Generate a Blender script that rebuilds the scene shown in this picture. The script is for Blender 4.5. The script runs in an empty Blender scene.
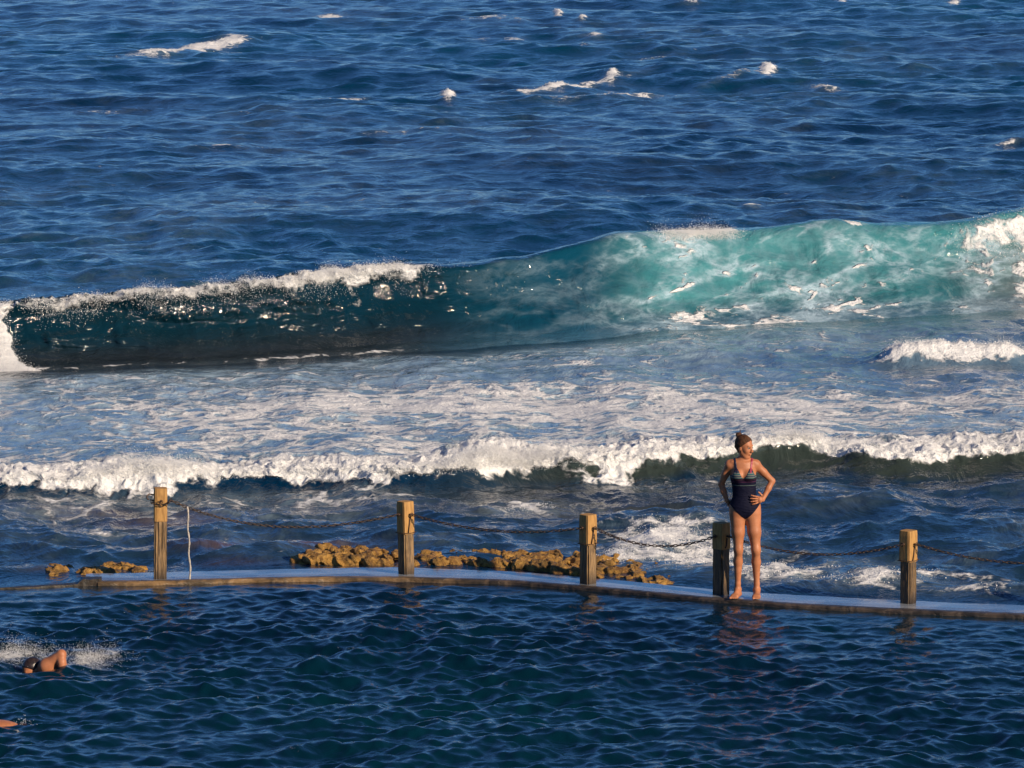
import bpy, math, random
import numpy as np
from mathutils import Vector, Matrix

random.seed(7)
RNG = np.random.default_rng(11)
scene = bpy.context.scene
COL = scene.collection
F = 5000.0
H = 8.0
PITCH = math.radians(6.55)
CA, SA = math.cos(PITCH), math.sin(PITCH)


def G(px, py, z=0.0):
    """World point at height z seen at pixel (px, py) of the photograph."""
    px = np.asarray(px, float); py = np.asarray(py, float)
    dx = px - 512.0
    v = 384.0 - py
    dy = F * CA + v * SA
    dz = -F * SA + v * CA
    t = (H - z) / (-dz)
    return dx * t, dy * t, H - (-dz) * t


def Vp(px, py, z=0.0):
    a = G(px, py, z)
    return Vector((float(a[0]), float(a[1]), float(a[2])))


def at_y(px, py, y):
    """World point on the plane at distance y for pixel (px, py)."""
    v = 384.0 - py
    t = y / (F * CA + v * SA)
    return Vector(((px - 512.0) * t, y, H + (-F * SA + v * CA) * t))


def project(x, y, z):
    d = y * CA - (z - H) * SA
    up = y * SA + (z - H) * CA
    return 512 + F * x / d, 384 - F * up / d


def sstep(a, b, x):
    t = np.clip((x - a) / (b - a), 0, 1)
    return t * t * (3 - 2 * t)


# ------------------------------------------------------------------ noise
def _h(ix, iy, seed):
    n = (ix.astype(np.int64) * 374761393 + iy.astype(np.int64) * 668265263 + seed * 974711) & 0xffffffff
    n = ((n ^ (n >> 13)) * 1274126177) & 0xffffffff
    return ((n ^ (n >> 16)) & 0xffff).astype(np.float32) / 65535.0


def vn(x, y, seed=0):
    x0 = np.floor(x); y0 = np.floor(y)
    fx = (x - x0).astype(np.float32); fy = (y - y0).astype(np.float32)
    fx = fx * fx * fx * (fx * (fx * 6 - 15) + 10); fy = fy * fy * fy * (fy * (fy * 6 - 15) + 10)
    a = _h(x0, y0, seed); b = _h(x0 + 1, y0, seed); c = _h(x0, y0 + 1, seed); d = _h(x0 + 1, y0 + 1, seed)
    return (a * (1 - fx) + b * fx) * (1 - fy) + (c * (1 - fx) + d * fx) * fy


def fbm(x, y, seed=0, octv=4):
    s = 0; a = 0.5; t = 0
    for i in range(octv):
        s = s + a * vn(x, y, seed + i * 17); t += a
        a *= 0.5; x = x * 2.03 + 3.1; y = y * 2.03 + 1.7
    return s / t


def billow(x, y, seed=0, octv=3):
    s = 0; a = 0.5; t = 0
    for i in range(octv):
        s = s + a * (1 - np.abs(2 * vn(x, y, seed + i * 31) - 1)); t += a
        a *= 0.5; x = x * 2.1 + 5.1; y = y * 2.1 + 2.7
    return s / t


# ------------------------------------------------------------------ mesh helpers
def mesh_np(name, V, Fc, mat=None, parent=None, smooth=True, attrs=None, cattrs=None):
    V = np.ascontiguousarray(V, np.float32); Fc = np.ascontiguousarray(Fc, np.int32)
    m = bpy.data.meshes.new(name)
    k = Fc.shape[1]
    m.vertices.add(len(V)); m.vertices.foreach_set('co', V.ravel())
    m.loops.add(Fc.size); m.loops.foreach_set('vertex_index', Fc.ravel())
    m.polygons.add(len(Fc))
    m.polygons.foreach_set('loop_start', np.arange(0, Fc.size, k, dtype=np.int32))
    m.polygons.foreach_set('loop_total', np.full(len(Fc), k, np.int32))
    m.polygons.foreach_set('use_smooth', np.full(len(Fc), smooth, bool))
    m.update(calc_edges=True)
    for n, a in (attrs or {}).items():
        at = m.attributes.new(n, 'FLOAT', 'POINT'); at.data.foreach_set('value', np.ascontiguousarray(a, np.float32).ravel())
    for n, a in (cattrs or {}).items():
        at = m.attributes.new(n, 'FLOAT_COLOR', 'POINT')
        c = np.ones((len(V), 4), np.float32); c[:, :3] = a
        at.data.foreach_set('color', c.ravel())
    o = bpy.data.objects.new(name, m); COL.objects.link(o)
    if mat: m.materials.append(mat)
    if parent: o.parent = parent
    return o


def empty(name, loc=(0, 0, 0), rz=0.0):
    o = bpy.data.objects.new(name, None); COL.objects.link(o)
    o.location = loc; o.rotation_euler = (0, 0, rz); o.empty_display_size = .1
    return o


def tag(o, label=None, cat=None, group=None, kind=None):
    if label: o['label'] = label
    if cat: o['category'] = cat
    if group: o['group'] = group
    if kind: o['kind'] = kind
    return o


def grid_faces(nr, nc):
    i = np.arange(nr * nc).reshape(nr, nc)
    return np.stack([i[:-1, :-1], i[:-1, 1:], i[1:, 1:], i[1:, :-1]], -1).reshape(-1, 4)


# ------------------------------------------------------------------ materials
class NT:
    def __init__(s, name):
        s.m = bpy.data.materials.new(name); s.m.use_nodes = True
        s.t = s.m.node_tree; s.n = s.t.nodes; s.l = s.t.links
        s.b = s.n['Principled BSDF']

    def new(s, typ, **kw):
        n = s.n.new(typ)
        for k, v in kw.items():
            if k.startswith('_'): setattr(n, k[1:], v)
            else: n.inputs[k.replace('__', ' ')].default_value = v
        return n

    def link(s, a, b): s.l.new(a, b)

    def math(s, op, a, b=None, clamp=False, c=None):
        n = s.n.new('ShaderNodeMath'); n.operation = op; n.use_clamp = clamp
        for i, v in enumerate((a, b, c)):
            if v is None: continue
            if hasattr(v, 'is_linked') or hasattr(v, 'links'): s.link(v, n.inputs[i])
            else: n.inputs[i].default_value = v
        return n.outputs[0]

    def mix(s, fac, a, b):
        n = s.n.new('ShaderNodeMix'); n.data_type = 'RGBA'
        for i, v in ((0, fac), (6, a), (7, b)):
            if hasattr(v, 'links'): s.link(v, n.inputs[i])
            elif i == 0: n.inputs[0].default_value = v
            else: n.inputs[i].default_value = (*v, 1)
        return n.outputs[2]

    def noise(s, scale, detail=4, rough=.55, dist=0, vec=None, lac=2.0):
        n = s.new('ShaderNodeTexNoise', Scale=scale, Detail=detail, Roughness=rough, Distortion=dist, Lacunarity=lac)
        if vec is not None: s.link(vec, n.inputs['Vector'])
        return n.outputs[0]

    def range(s, v, a, b, c=0., d=1., smooth=True):
        n = s.n.new('ShaderNodeMapRange'); n.interpolation_type = 'SMOOTHSTEP' if smooth else 'LINEAR'
        s.link(v, n.inputs[0])
        for i, q in enumerate((a, b, c, d)):
            if hasattr(q, 'links'): s.link(q, n.inputs[1 + i])
            else: n.inputs[1 + i].default_value = q
        return n.outputs[0]

    def objpos(s, sc=(1, 1, 1)):
        tc = s.n.new('ShaderNodeTexCoord')
        mp = s.n.new('ShaderNodeMapping'); mp.inputs['Scale'].default_value = sc
        s.link(tc.outputs['Object'], mp.inputs[0])
        return mp.outputs[0]

    def bump(s, h, dist, strength=1.0):
        n = s.new('ShaderNodeBump', Strength=strength, Distance=dist)
        s.link(h, n.inputs['Height']); s.link(n.outputs[0], s.b.inputs['Normal'])
        return n


def simple(name, col, rough=.5, col2=None, scale=20., bump=0., stretch=(1, 1, 1), spec=.5, metal=0.):
    t = NT(name); p = t.objpos(stretch)
    nz = t.noise(scale, 5, .6, 0, p)
    c2 = col2 or tuple(c * .75 for c in col)
    t.link(t.mix(t.range(nz, .35, .65), col, c2), t.b.inputs['Base Color'])
    t.b.inputs['Roughness'].default_value = rough
    t.b.inputs['Specular IOR Level'].default_value = spec
    t.b.inputs['Metallic'].default_value = metal
    if bump: t.bump(nz, bump)
    return t.m


def water_material(name, foam_scale, ripple, ripple_scale, ripple2=0.0, ripple2_scale=2.0):
    t = NT(name)
    pos = t.objpos()
    a = t.n.new('ShaderNodeAttribute'); a.attribute_name = 'foam'
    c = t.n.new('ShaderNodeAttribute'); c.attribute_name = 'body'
    # lace: distorted cell edges + fractal noise
    w = t.new('ShaderNodeTexNoise', Scale=foam_scale * .8, Detail=3)
    t.link(pos, w.inputs['Vector'])
    add = t.n.new('ShaderNodeVectorMath'); add.operation = 'MULTIPLY_ADD'
    t.link(w.outputs['Color'], add.inputs[0]); add.inputs[1].default_value = (.9 / foam_scale,) * 3; t.link(pos, add.inputs[2])
    vo = t.n.new('ShaderNodeTexVoronoi'); vo.feature = 'DISTANCE_TO_EDGE'
    vo.inputs['Scale'].default_value = foam_scale * 1.6; t.link(add.outputs[0], vo.inputs['Vector'])
    lace = t.range(vo.outputs['Distance'], 0, .33, 1, 0)
    vo2 = t.n.new('ShaderNodeTexVoronoi'); vo2.feature = 'DISTANCE_TO_EDGE'
    vo2.inputs['Scale'].default_value = foam_scale * 5; t.link(add.outputs[0], vo2.inputs['Vector'])
    lace2 = t.range(vo2.outputs['Distance'], 0, .4, 1, 0)
    nz = t.noise(foam_scale * 1.1, 9, .66, .6, pos)
    nzr = t.range(nz, .28, .72, 0, 1, False)
    v = t.math('ADD', t.math('MULTIPLY', nzr, .62), t.math('ADD', t.math('MULTIPLY', lace, .24), t.math('MULTIPLY', lace2, .14)))
    s = t.math('ADD', v, a.outputs['Fac'])
    fac = t.range(s, .93, 1.2)
    fine = t.noise(foam_scale * 9, 6, .7, .2, pos)
    foamcol = t.mix(t.range(fine, .3, .7), (.74, .76, .77), (.92, .92, .90))
    ve = t.n.new('ShaderNodeAttribute'); ve.attribute_name = 'veil'
    mpv = t.n.new('ShaderNodeMapping'); mpv.inputs['Rotation'].default_value = (0, math.radians(-32), 0); mpv.inputs['Scale'].default_value = (.75, .7, 1.9)
    tcv = t.n.new('ShaderNodeTexCoord'); t.link(tcv.outputs['Object'], mpv.inputs[0])
    n1 = t.noise(1.4, 9, .68, .15, mpv.outputs[0]); n2 = t.noise(1.7, 9, .66, .35, mpv.outputs[0])
    rid = t.math('SUBTRACT', 1.0, t.math('MULTIPLY', t.math('ABSOLUTE', t.math('SUBTRACT', n2, .5)), 9.0), True)
    rid = t.math('POWER', t.math('MAXIMUM', rid, 0.0), 1.6)
    vf = t.math('MULTIPLY', ve.outputs['Fac'], t.math('ADD', t.math('MULTIPLY', t.range(n1, .36, .70), .50), t.math('MULTIPLY', rid, .60)), True)
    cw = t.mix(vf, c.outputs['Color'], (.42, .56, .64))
    t.link(t.mix(fac, cw, foamcol), t.b.inputs['Base Color'])
    t.link(t.math('ADD', t.math('MULTIPLY', fac, .62), .07), t.b.inputs['Roughness'])
    t.b.inputs['IOR'].default_value = 1.333
    t.link(t.math('SUBTRACT', .5, t.math('MULTIPLY', fac, .35)), t.b.inputs['Specular IOR Level'])
    # bump : small capillary ripples + foam relief
    rp = t.noise(ripple_scale, 4, .6, .5, t.objpos((1, .55, 1)))
    h = t.math('ADD', t.math('MULTIPLY', rp, ripple), t.math('MULTIPLY', t.math('MULTIPLY', fine, fac), .055))
    h = t.math('ADD', h, t.math('MULTIPLY', fac, .006))
    if ripple2:
        h = t.math('ADD', h, t.math('MULTIPLY', t.noise(ripple2_scale, 5, .62, .8, t.objpos((.8, .6, 1))), ripple2))
    t.bump(h, 1.0)
    return t.m


# ------------------------------------------------------------------ control curves (as functions of s = x / y)
def curve(pts, z=0.0, col=1):
    p = np.array(pts, float)
    x, y, _ = G(p[:, 0], p[:, 1], z)
    s = x / y
    return lambda q: np.interp(q, s, y)


def pxs(s): return 512 + 4967 * s


wall_front = curve([(-900, 612), (-300, 597), (0, 590), (80, 586), (160, 585.5), (250, 583), (330, 581.5), (410, 582), (512, 585), (600, 592), (700, 601.5), (800, 609), (900, 614), (1024, 619), (1150, 621), (1600, 624)])
wall_back = curve([(-900, 600), (-300, 585), (0, 577), (80, 572.5), (160, 571), (250, 568.5), (330, 566.5), (410, 566), (512, 570), (600, 577), (700, 587), (800, 594), (900, 599), (1024, 604), (1150, 606), (1600, 609)], .04)
bore_ctrl = [(-500, 510, .40), (-100, 502, .38), (0, 501, .26), (60, 502, .30), (150, 500, .46), (240, 495, .26), (300, 492, .36), (400, 496, .32),
             (450, 494, .44), (500, 490, .60), (560, 488, .50), (620, 485, .42), (700, 482, .38), (760, 478, .44), (800, 478, .44), (860, 480, .38), (930, 480, .36), (1024, 476, .36), (1400, 470, .4)]
bore_y = curve([(a, b) for a, b, c in bore_ctrl])
_bs = np.array([(a - 512) / 4967 for a, b, c in bore_ctrl]); _bh = np.array([c for a, b, c in bore_ctrl])
bore_h = lambda s: np.interp(s, _bs, _bh)
BR = [(-600, 385, 330, 1.6), (-200, 377, 312, 1.6), (0, 374, 306, 1.5), (20, 373, 303, 1.5), (100, 368, 299, 1.5), (200, 365, 293, 1.5), (250, 362, 288, 1.5), (330, 357, 274, 1.6), (380, 354, 266, 1.7),
      (450, 350, 263, 1.8), (520, 345, 258, 2.0), (600, 338, 239, 2.3), (680, 330, 226, 2.6), (760, 325, 229, 2.8), (860, 320, 220, 2.8), (910, 317, 227, 2.8), (960, 314, 221, 2.8), (1024, 310, 199, 2.8), (1300, 300, 196, 2.8), (1700, 290, 200, 2.8)]
_b = np.array(BR)
_bx, _by, _ = G(_b[:, 0], _b[:, 1], -.12)
_ss = _bx / _by
_w = _b[:, 3]
_yc = _by + 1.02 * _w
_v = 384 - _b[:, 2]
_zc = H + (-F * SA + _v * CA) / (F * CA + _v * SA) * _yc


def smooth_interp(s, xs, ys):
    r = 0
    for k, wt in ((-.010, .1), (-.005, .22), (0, .36), (.005, .22), (.010, .1)):
        r = r + wt * np.interp(s + k, xs, ys)
    return r


brk_y = lambda s: smooth_interp(s, _ss, _by)
brk_w = lambda s: smooth_interp(s, _ss, _w)
brk_h = lambda s: smooth_interp(s, _ss, _zc)


# ------------------------------------------------------------------ wave sum
def gerstner(X, Y, waves, cell, chop=.85):
    DX = np.zeros_like(X); DY = np.zeros_like(X); DZ = np.zeros_like(X)
    for lam, ang, slope, ph in waves:
        k = 2 * math.pi / lam
        cx, cy = math.cos(ang), math.sin(ang)
        wgt = sstep(2.2, 5.0, lam / cell) * np.float32(slope / k)
        p = (k * (cx * X + cy * Y) + ph).astype(np.float32)
        sn = np.sin(p); cs = np.cos(p)
        DZ += wgt * cs
        DX -= wgt * cx * sn * chop
        DY -= wgt * cy * sn * chop
    return DX, DY, DZ


def wave_set(n, l0, l1, spread, slope, seed, base=-math.pi / 2, powr=0.0):
    r = np.random.default_rng(seed); out = []
    for i in range(n):
        lam = l0 * (l1 / l0) ** ((i + r.random()) / n)
        ang = base + r.normal() * spread
        out.append((lam, ang, slope * math.sqrt(2.0 / n) * (lam / l1) ** powr, r.random() * 6.283))
    return out


SD = np.concatenate([-np.geomspace(1.3, .1555, 60), np.linspace(-.155, .155, 1120), np.geomspace(.1555, 1.3, 60)]).astype(np.float64)


def seam(s): return .5 * (wall_front(s) + wall_back(s))


# ================================================================== SEA
def lerp_rows(y0, y1, n, p=1.0, end=False):
    t = np.linspace(0, 1, n, endpoint=end) ** p
    return y0[None, :] * (1 - t[:, None]) + y1[None, :] * t[:, None]


def build_sea():
    s = SD
    sm = seam(s); bo = bore_y(s); bk = brk_y(s); w = brk_w(s)
    A = lerp_rows(sm, bo - .25, 230)
    B = lerp_rows(bo - .25, bo + 1.4, 110)
    C = lerp_rows(bo + 1.4, bk, 230)
    nD = 150
    D = lerp_rows(bk, bk + w, nD)
    E = lerp_rows(bk + w, bk + w + 5.0, 80, 1.25)
    t = np.linspace(0, 1, 820)[:, None]
    e0 = (bk + w + 5.0)[None, :]
    Fr = e0 * (275.0 / e0) ** t
    Gr = np.geomspace(285, 9000, 30)[:, None] * np.ones_like(s)[None, :]
    Y = np.concatenate([A, B, C, D, E, Fr, Gr]); nr, nc = Y.shape
    S = np.broadcast_to(s[None, :], Y.shape)
    X = S * Y
    X = X.astype(np.float32); Y = Y.astype(np.float32)
    cell = np.abs(np.gradient(Y, axis=0)); cell = np.maximum(cell, np.gradient(X, axis=1) * .8)
    d0 = Y - bk[None, :].astype(np.float32)
    # ---- patchiness
    patch = fbm(X * .09, Y * .035, 5, 3)
    waves = wave_set(30, 3.0, 19.0, .42, .046, 3) + wave_set(70, .35, 2.6, 1.0, .195, 4, -math.pi / 2 + .25) + wave_set(26, .16, .45, .9, .10, 6)
    longw, midw, shw = waves[:30], waves[30:90], waves[90:]
    ampL = sstep(3, 16, d0)
    near = sstep(0.0, 1.2, Y - (wall_back(s)[None, :] + .06))
    facez = sstep(-2.5, -.2, d0) * (1 - sstep(w[None, :] * 1.0, w[None, :] + 2.5, d0))
    ampM = near * (1 - .75 * facez) * (.65 + .9 * (patch - .2)) * (.55 + .45 * sstep(10, 24, Y - bo[None, :]) + .35 * (1 - sstep(-3, 1, Y - bo[None, :])))
    farq = sstep(78, 105, Y)
    ampM = ampM * (1 - .05 * farq) * (1 - .35 * sstep(2, 4, Y - bo[None, :]) * (1 - farq))
    ampS = near * (1 - .6 * facez) * (.5 + patch)
    lx, ly, lz = gerstner(X, Y, longw, cell)
    mx, my, mz = gerstner(X, Y, midw, cell)
    hx, hy, hz = gerstner(X, Y, shw, cell)
    far = 1 - .9 * sstep(300, 900, Y)
    DX = (lx * ampL + mx * ampM + hx * ampS) * far
    DY = (ly * ampL + my * ampM + hy * ampS) * far
    DZ = (lz * ampL * 1.15 + mz * ampM + hz * ampS) * far
    PX, PY = project(X, Y, 0 * X)
    Z = DZ + ampM * far * ((billow(X * .75 + Y * .1, Y * .42, 15, 4) - .5) * (.20 - .13 * farq) + (vn(X * .2, Y * .09, 16) - .5) * .3 * ampL)
    # ---- small mounds of water between reef and bore (right side)
    n1 = fbm(X * .55 + 9, Y * .45, 21, 3)
    rgt = sstep(480, 640, PX) * near * (1 - sstep(-1.2, -.2, Y - bo[None, :]))
    Z = Z + rgt * (n1 - .5) * .42
    # ---- bore
    db = Y - bo[None, :].astype(np.float32) - (fbm(X * 1.1, Y * .3, 31, 3) - .5) * .55
    hb = (bore_h(s)[None, :] * (.50 + .80 * fbm(X * .9, X * 0 + 3.3, 41, 4))).astype(np.float32)
    wb = .75 + .35 * sstep(600, 760, PX)
    prof = sstep(0, wb, db) * np.exp(-np.clip(db - wb, 0, 99) / (2.6))
    prof = np.where(db > 8, 0, prof)
    Z = Z + prof * hb * (.60 + .16 * sstep(430, 480, PX) - .08 * sstep(600, 760, PX))
    Z = Z + np.where(db > wb, .05 * sstep(wb, wb + 1, db) * (1 - sstep(6, 12, db)), 0)
    DY = DY - prof ** 3 * .25
    leftness = 1 - sstep(640, 780, PX)
    topf = (1 - .35 * (1 - leftness) * fbm(X * 1.2, X * 0 + 7, 63, 3) * 2 * sstep(.8, 1.4, db)) * sstep(.50 * wb, .85 * wb, db) * (1 - sstep(wb + .5, wb + 2.0, db))
    lown = fbm(X * 3.2, Y * 2.0, 65, 4) - .5
    lowf = sstep(-.05 + lown * .9, .55 + lown * .9, db) * (1 - sstep(wb + .5, wb + 2.0, db))
    # face left uncovered here and there
    hole = np.exp(-((PX - 250) / 28) ** 2) * .9 + np.exp(-((PX - 425) / 32) ** 2) * .8 + .35 * np.exp(-((PX - 555) / 40) ** 2) + 1.1 * sstep(.52, .68, fbm(X * .75 + 2, X * 0 + 8.1, 43, 3)) * (1 - np.exp(-((PX - 500) / 50) ** 2))
    fb = np.maximum(topf, lowf * leftness * np.clip(1 - hole, 0, 1))
    lumps = billow(X * 2.3, Y * 2.0, 51, 4); lumps2 = billow(X * 6.5, Y * 5.0, 57, 3)
    Z = Z + fb * ((lumps - .56) * .14 + (lumps2 - .5) * .09 + (billow(X * 14, Y * 9, 59, 2) - .5) * .05)
    DY = DY - fb * (lumps2 - .5) * .10
    DX = DX + fb * (fbm(X * 5, Y * 5, 61, 2) - .5) * .12
    foam = fb * (.80 + .3 * sstep(wb * .6, wb, db))
    # ---- surf flat between bore and breaker
    flat = sstep(.6, 2.0, db) * (1 - sstep(-1.6, -.1, d0))
    rel = np.clip((Y - bo[None, :]) / (bk - bo)[None, :], 0, 1)
    big = fbm(X * .16 + 4, Y * .14, 71, 3)
    ff = .58 - .25 * sstep(.45, .95, rel) - .16 * sstep(560, 900, PX) * sstep(.25, .55, rel) + (big - .5) * .55
    ff = ff - .10 * sstep(780, 1000, PX) * (1 - sstep(.3, .6, rel)) - .12 * np.exp(-((PX - 60) / 110) ** 2 - ((PY - 425) / 22) ** 2)
    ff = ff + .12 * np.exp(-((PY - 412) / 14) ** 2)
    foam = np.maximum(foam, flat * np.clip(ff - .11, .02, .70))
    flatveil = flat * np.clip(.50 + (big - .5) * .9 - .35 * sstep(620, 900, PX) * (.3 + .7 * sstep(.2, .5, rel)) + .25 * np.exp(-((PY - 415) / 25) ** 2), .1, .95) * (.6 + .6 * fbm(X * 1.1, Y * .6, 79, 4))
    Z = Z + flat * (billow(X * .55, Y * .5, 77, 3) - .5) * .13
    # ---- in front of the bore
    fr = near * (1 - sstep(-.1, .3, db))
    g = lambda cx, cy, sx, sy, a: a * np.exp(-((PX - cx) / sx) ** 2 - ((PY - cy) / sy) ** 2)
    ffr = .14 + (fbm(X * .5, Y * .4, 81, 3) - .5) * .6
    for q in ((660, 536, 55, 8, .5), (740, 548, 60, 7, .35), (640, 556, 40, 6, .35), (760, 578, 60, 8, .45), (690, 566, 40, 7, .3), (855, 590, 50, 6, .6), (985, 599, 60, 7, 1.1), (700, 562, 26, 5, .5), (820, 566, 30, 5, .35), (640, 545, 24, 5, .4), (770, 590, 30, 4, .5), (930, 578, 40, 4, .3), (560, 503, 60, 7, .45), (500, 508, 50, 8, .35),
              (610, 560, 30, 6, .45), (225, 540, 40, 6, .25), (70, 530, 50, 5, .3), (110, 532, 26, 4, .4), (270, 548, 20, 6, .5), (560, 548, 60, 5, .2), (900, 560, 70, 6, .2), (60, 572, 80, 6, .25), (250, 520, 80, 7, .15), (300, 500, 30, 6, .2), (440, 545, 30, 5, .2)):
        ffr = ffr + .72 * g(*q)
    ffr = ffr - .25 * g(880, 520, 140, 22, 1)
    foam = np.maximum(foam, fr * np.clip(ffr, 0, .95))
    Z = Z + fr * np.clip(ffr - .3, 0, 1) * (lumps - .3) * .25
    # ---- small breaking crest on the right
    cx, cy, _ = G(945, 367, 0)
    dd = Y - (cy + (X - cx) * .10)
    sm2 = np.exp(-np.clip(np.abs(PX - 955) - 50, 0, 999) ** 2 / 30 ** 2)
    pr = np.exp(-((dd - .35) / np.where(dd < .35, .30, 1.2)) ** 2) * sm2
    Z = Z + pr * .22 + pr * (lumps - .4) * .16
    foam = np.maximum(foam, pr * 1.1 * (dd < 1.6))
    # ---- breaker
    W = w[None, :].astype(np.float32)
    zc = brk_h(s)[None, :].astype(np.float32)
    tt = np.clip(d0 / W, 0, 1)
    u = np.array([0, .2, .42, .62, .78, .88, .94, 1.0])
    hy_ = np.array([0, .36, .66, .84, .90, .86, .90, 1.04]); hz_ = np.array([0, .06, .25, .50, .76, .92, .985, 1.0])
    sy_ = np.array([0, .22, .44, .66, .82, .92, .98, 1.04]); sz_ = np.array([0, .10, .30, .56, .78, .93, .98, 1.0])

    def spl(xs, ys, q):
        fine = np.linspace(0, 1, 200); v = np.interp(fine, xs, ys)
        for _i in range(3): v[1:-1] = (v[:-2] + v[2:] + v[1:-1] * 2) / 4
        ker = np.ones(11) / 11
        vv = np.convolve(np.pad(v, 5, mode='edge'), ker, 'valid'); vv[0] = v[0]; vv[-1] = v[-1]
        return np.interp(q, fine, vv)
    hollow = .72 - .72 * sstep(450, 640, pxs(S)) * (1 - .6 * sstep(900, 980, pxs(S)))
    fy = hollow * spl(u, hy_, tt) + (1 - hollow) * spl(u, sy_, tt)
    fz = hollow * spl(u, hz_, tt) + (1 - hollow) * spl(u, sz_, tt)
    inD = (d0 >= 0) & (d0 <= W)
    base = -.12
    back = np.exp(-np.clip(d0 - W, 0, 60) ** 2 / (2 * 2.3 ** 2))
    zz = np.where(d0 < 0, base * sstep(-7, 0, d0), np.where(inD, base + (zc - base) * fz, zc * back))
    yy = np.where(inD, fy * W - d0, np.where(d0 > W, .04 * W * back, 0))
    Z = Z + zz; DY = DY + yy
    P = pxs(S)
    onF = inD.astype(np.float32)
    crest = onF * sstep(.80, .92, tt) + np.where(d0 > W, np.exp(-((d0 - W) / .7) ** 2), 0)
    lipw = 1 - sstep(370, 470, P)                       # thick churned lip on the left
    Z = Z + crest * lipw * ((lumps - .5) * .10 + (lumps2 - .5) * .10 + (billow(X * 14, Y * 12, 58, 2) - .5) * .06)
    DY = DY - crest * lipw * lumps2 * .16
    # bands and bulges running along the face
    ru = fbm(X * .9 + tt * 1.1, tt * 3.2 + X * .15, 91, 3) - .5
    DY = DY + onF * np.sin(np.pi * tt) * ru * (.35 + .35 * (1 - hollow))
    ru2 = fbm(X * 4.0, tt * 16, 95, 3) - .5
    DY = DY + onF * np.sin(np.pi * tt) * (ru2 * .05 + (fbm(X * 4.5 + tt * 2, tt * 2.2, 96, 3) - .5) * .11)
    Z = Z + sstep(.35, 1.0, d0 / W) * (fbm(X * .8, Y * 0 + 2, 97, 3) - .5) * .18 * back
    # foam on the breaker
    f = np.zeros_like(X)
    n = fbm(X * 1.5, tt * 3, 101, 3)
    glit = onF * lipw * sstep(.74 + (n - .5) * .25, .92 + (n - .5) * .2, tt) * (.36 + .22 * sstep(240, 330, P)) * (.7 + .8 * billow(X * 2.7, tt * 7, 103, 3))
    f = np.maximum(f, glit)
    f = np.maximum(f, onF * lipw * (.13 * sstep(.35, .7, tt)))
    f = np.maximum(f, np.where(d0 > W, np.exp(-((d0 - W) / .45) ** 2) * (.34 * lipw + .18), 0))
    edge = 12 + 20 * (fbm(tt * 7, tt * 0 + 2, 111, 3) - .5) + 24 * (1 - tt) ** 3 - 8 * np.sin(np.pi * tt)
    f = np.maximum(f, onF * (1 - sstep(edge - 5, edge + 7, P)) * 1.1)
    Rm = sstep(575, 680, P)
    streak = billow(X * .75 + tt * 2.4, tt * 3.4 - X * .45, 121, 4)
    streak2 = billow(X * 1.9 - tt * 1.5, tt * 6 - X * .9, 125, 3)
    vein = Rm * (.08 + .66 * sstep(.70, .93, streak) + .38 * sstep(.74, .95, streak2))
    vein = vein * (1 - .85 * np.exp(-((P - 935) / 40) ** 2 - ((tt - .4) / .22) ** 2))
    f = np.maximum(f, onF * vein * .72)
    veil = onF * Rm * (.22 + .9 * sstep(.55, .85, streak) + .6 * sstep(.6, .9, streak2)) * (.45 + .9 * fbm(X * .7, tt * 2, 151, 3)) * (1 - .8 * np.exp(-((P - 935) / 45) ** 2 - ((tt - .4) / .22) ** 2))
    veil = veil + onF * (1 - Rm) * .18 * sstep(430, 520, P) * sstep(.6, .9, streak)
    opn = sstep(1.5, 7, d0 - W)
    veil = veil + flatveil * 1.55
    veil = veil + opn * np.clip((fbm(X * .16, Y * .05, 133, 4) - .56) * 1.0, 0, .06)
    veil = veil + opn * .10 * np.exp(-((PY - 225) / 48) ** 2) * (1 - sstep(400, 640, PX)) * sstep(.42, .7, fbm(X * .3, Y * .10, 139, 4))
    f = np.maximum(f, onF * .62 * np.exp(-((P - 698) / 40) ** 2) * sstep(.86, .97, tt))
    f = np.maximum(f, np.where(d0 > W, np.exp(-((d0 - W) / .8) ** 2), 0) * .8 * np.exp(-((P - 698) / 42) ** 4))
    f = np.maximum(f, onF * .58 * sstep(930, 985, P) * sstep(.62, .72, tt) * (1 - .6 * sstep(.85, .95, tt)))
    f = np.maximum(f, onF * .7 * sstep(990, 1035, P) * (.55 + .4 * streak))
    f = np.maximum(f, onF * .6 * np.exp(-((P - 700) / 30) ** 2 - ((tt - .22) / .09) ** 2))
    f = np.maximum(f, onF * .6 * np.exp(-((P - 850) / 14) ** 2) * sstep(.85, .97, tt))
    f = np.maximum(f, onF * .34 * np.exp(-((tt - .06) / .05) ** 2) * (1 - sstep(400, 560, P)))
    foam = np.maximum(foam, f)
    # ---- open sea: whitecaps and faint streaks
    opn = sstep(1.5, 7, d0 - W)
    st = fbm(X * .12, Y * .055, 131, 4)
    fo = opn * np.clip((st - .5) * .5, 0, .08)
    fo = fo + opn * .06 * np.exp(-((PY - 205) / 45) ** 2) * (1 - sstep(430, 700, PX)) * fbm(X * .3, Y * .15, 137, 3) * 1.4
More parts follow.
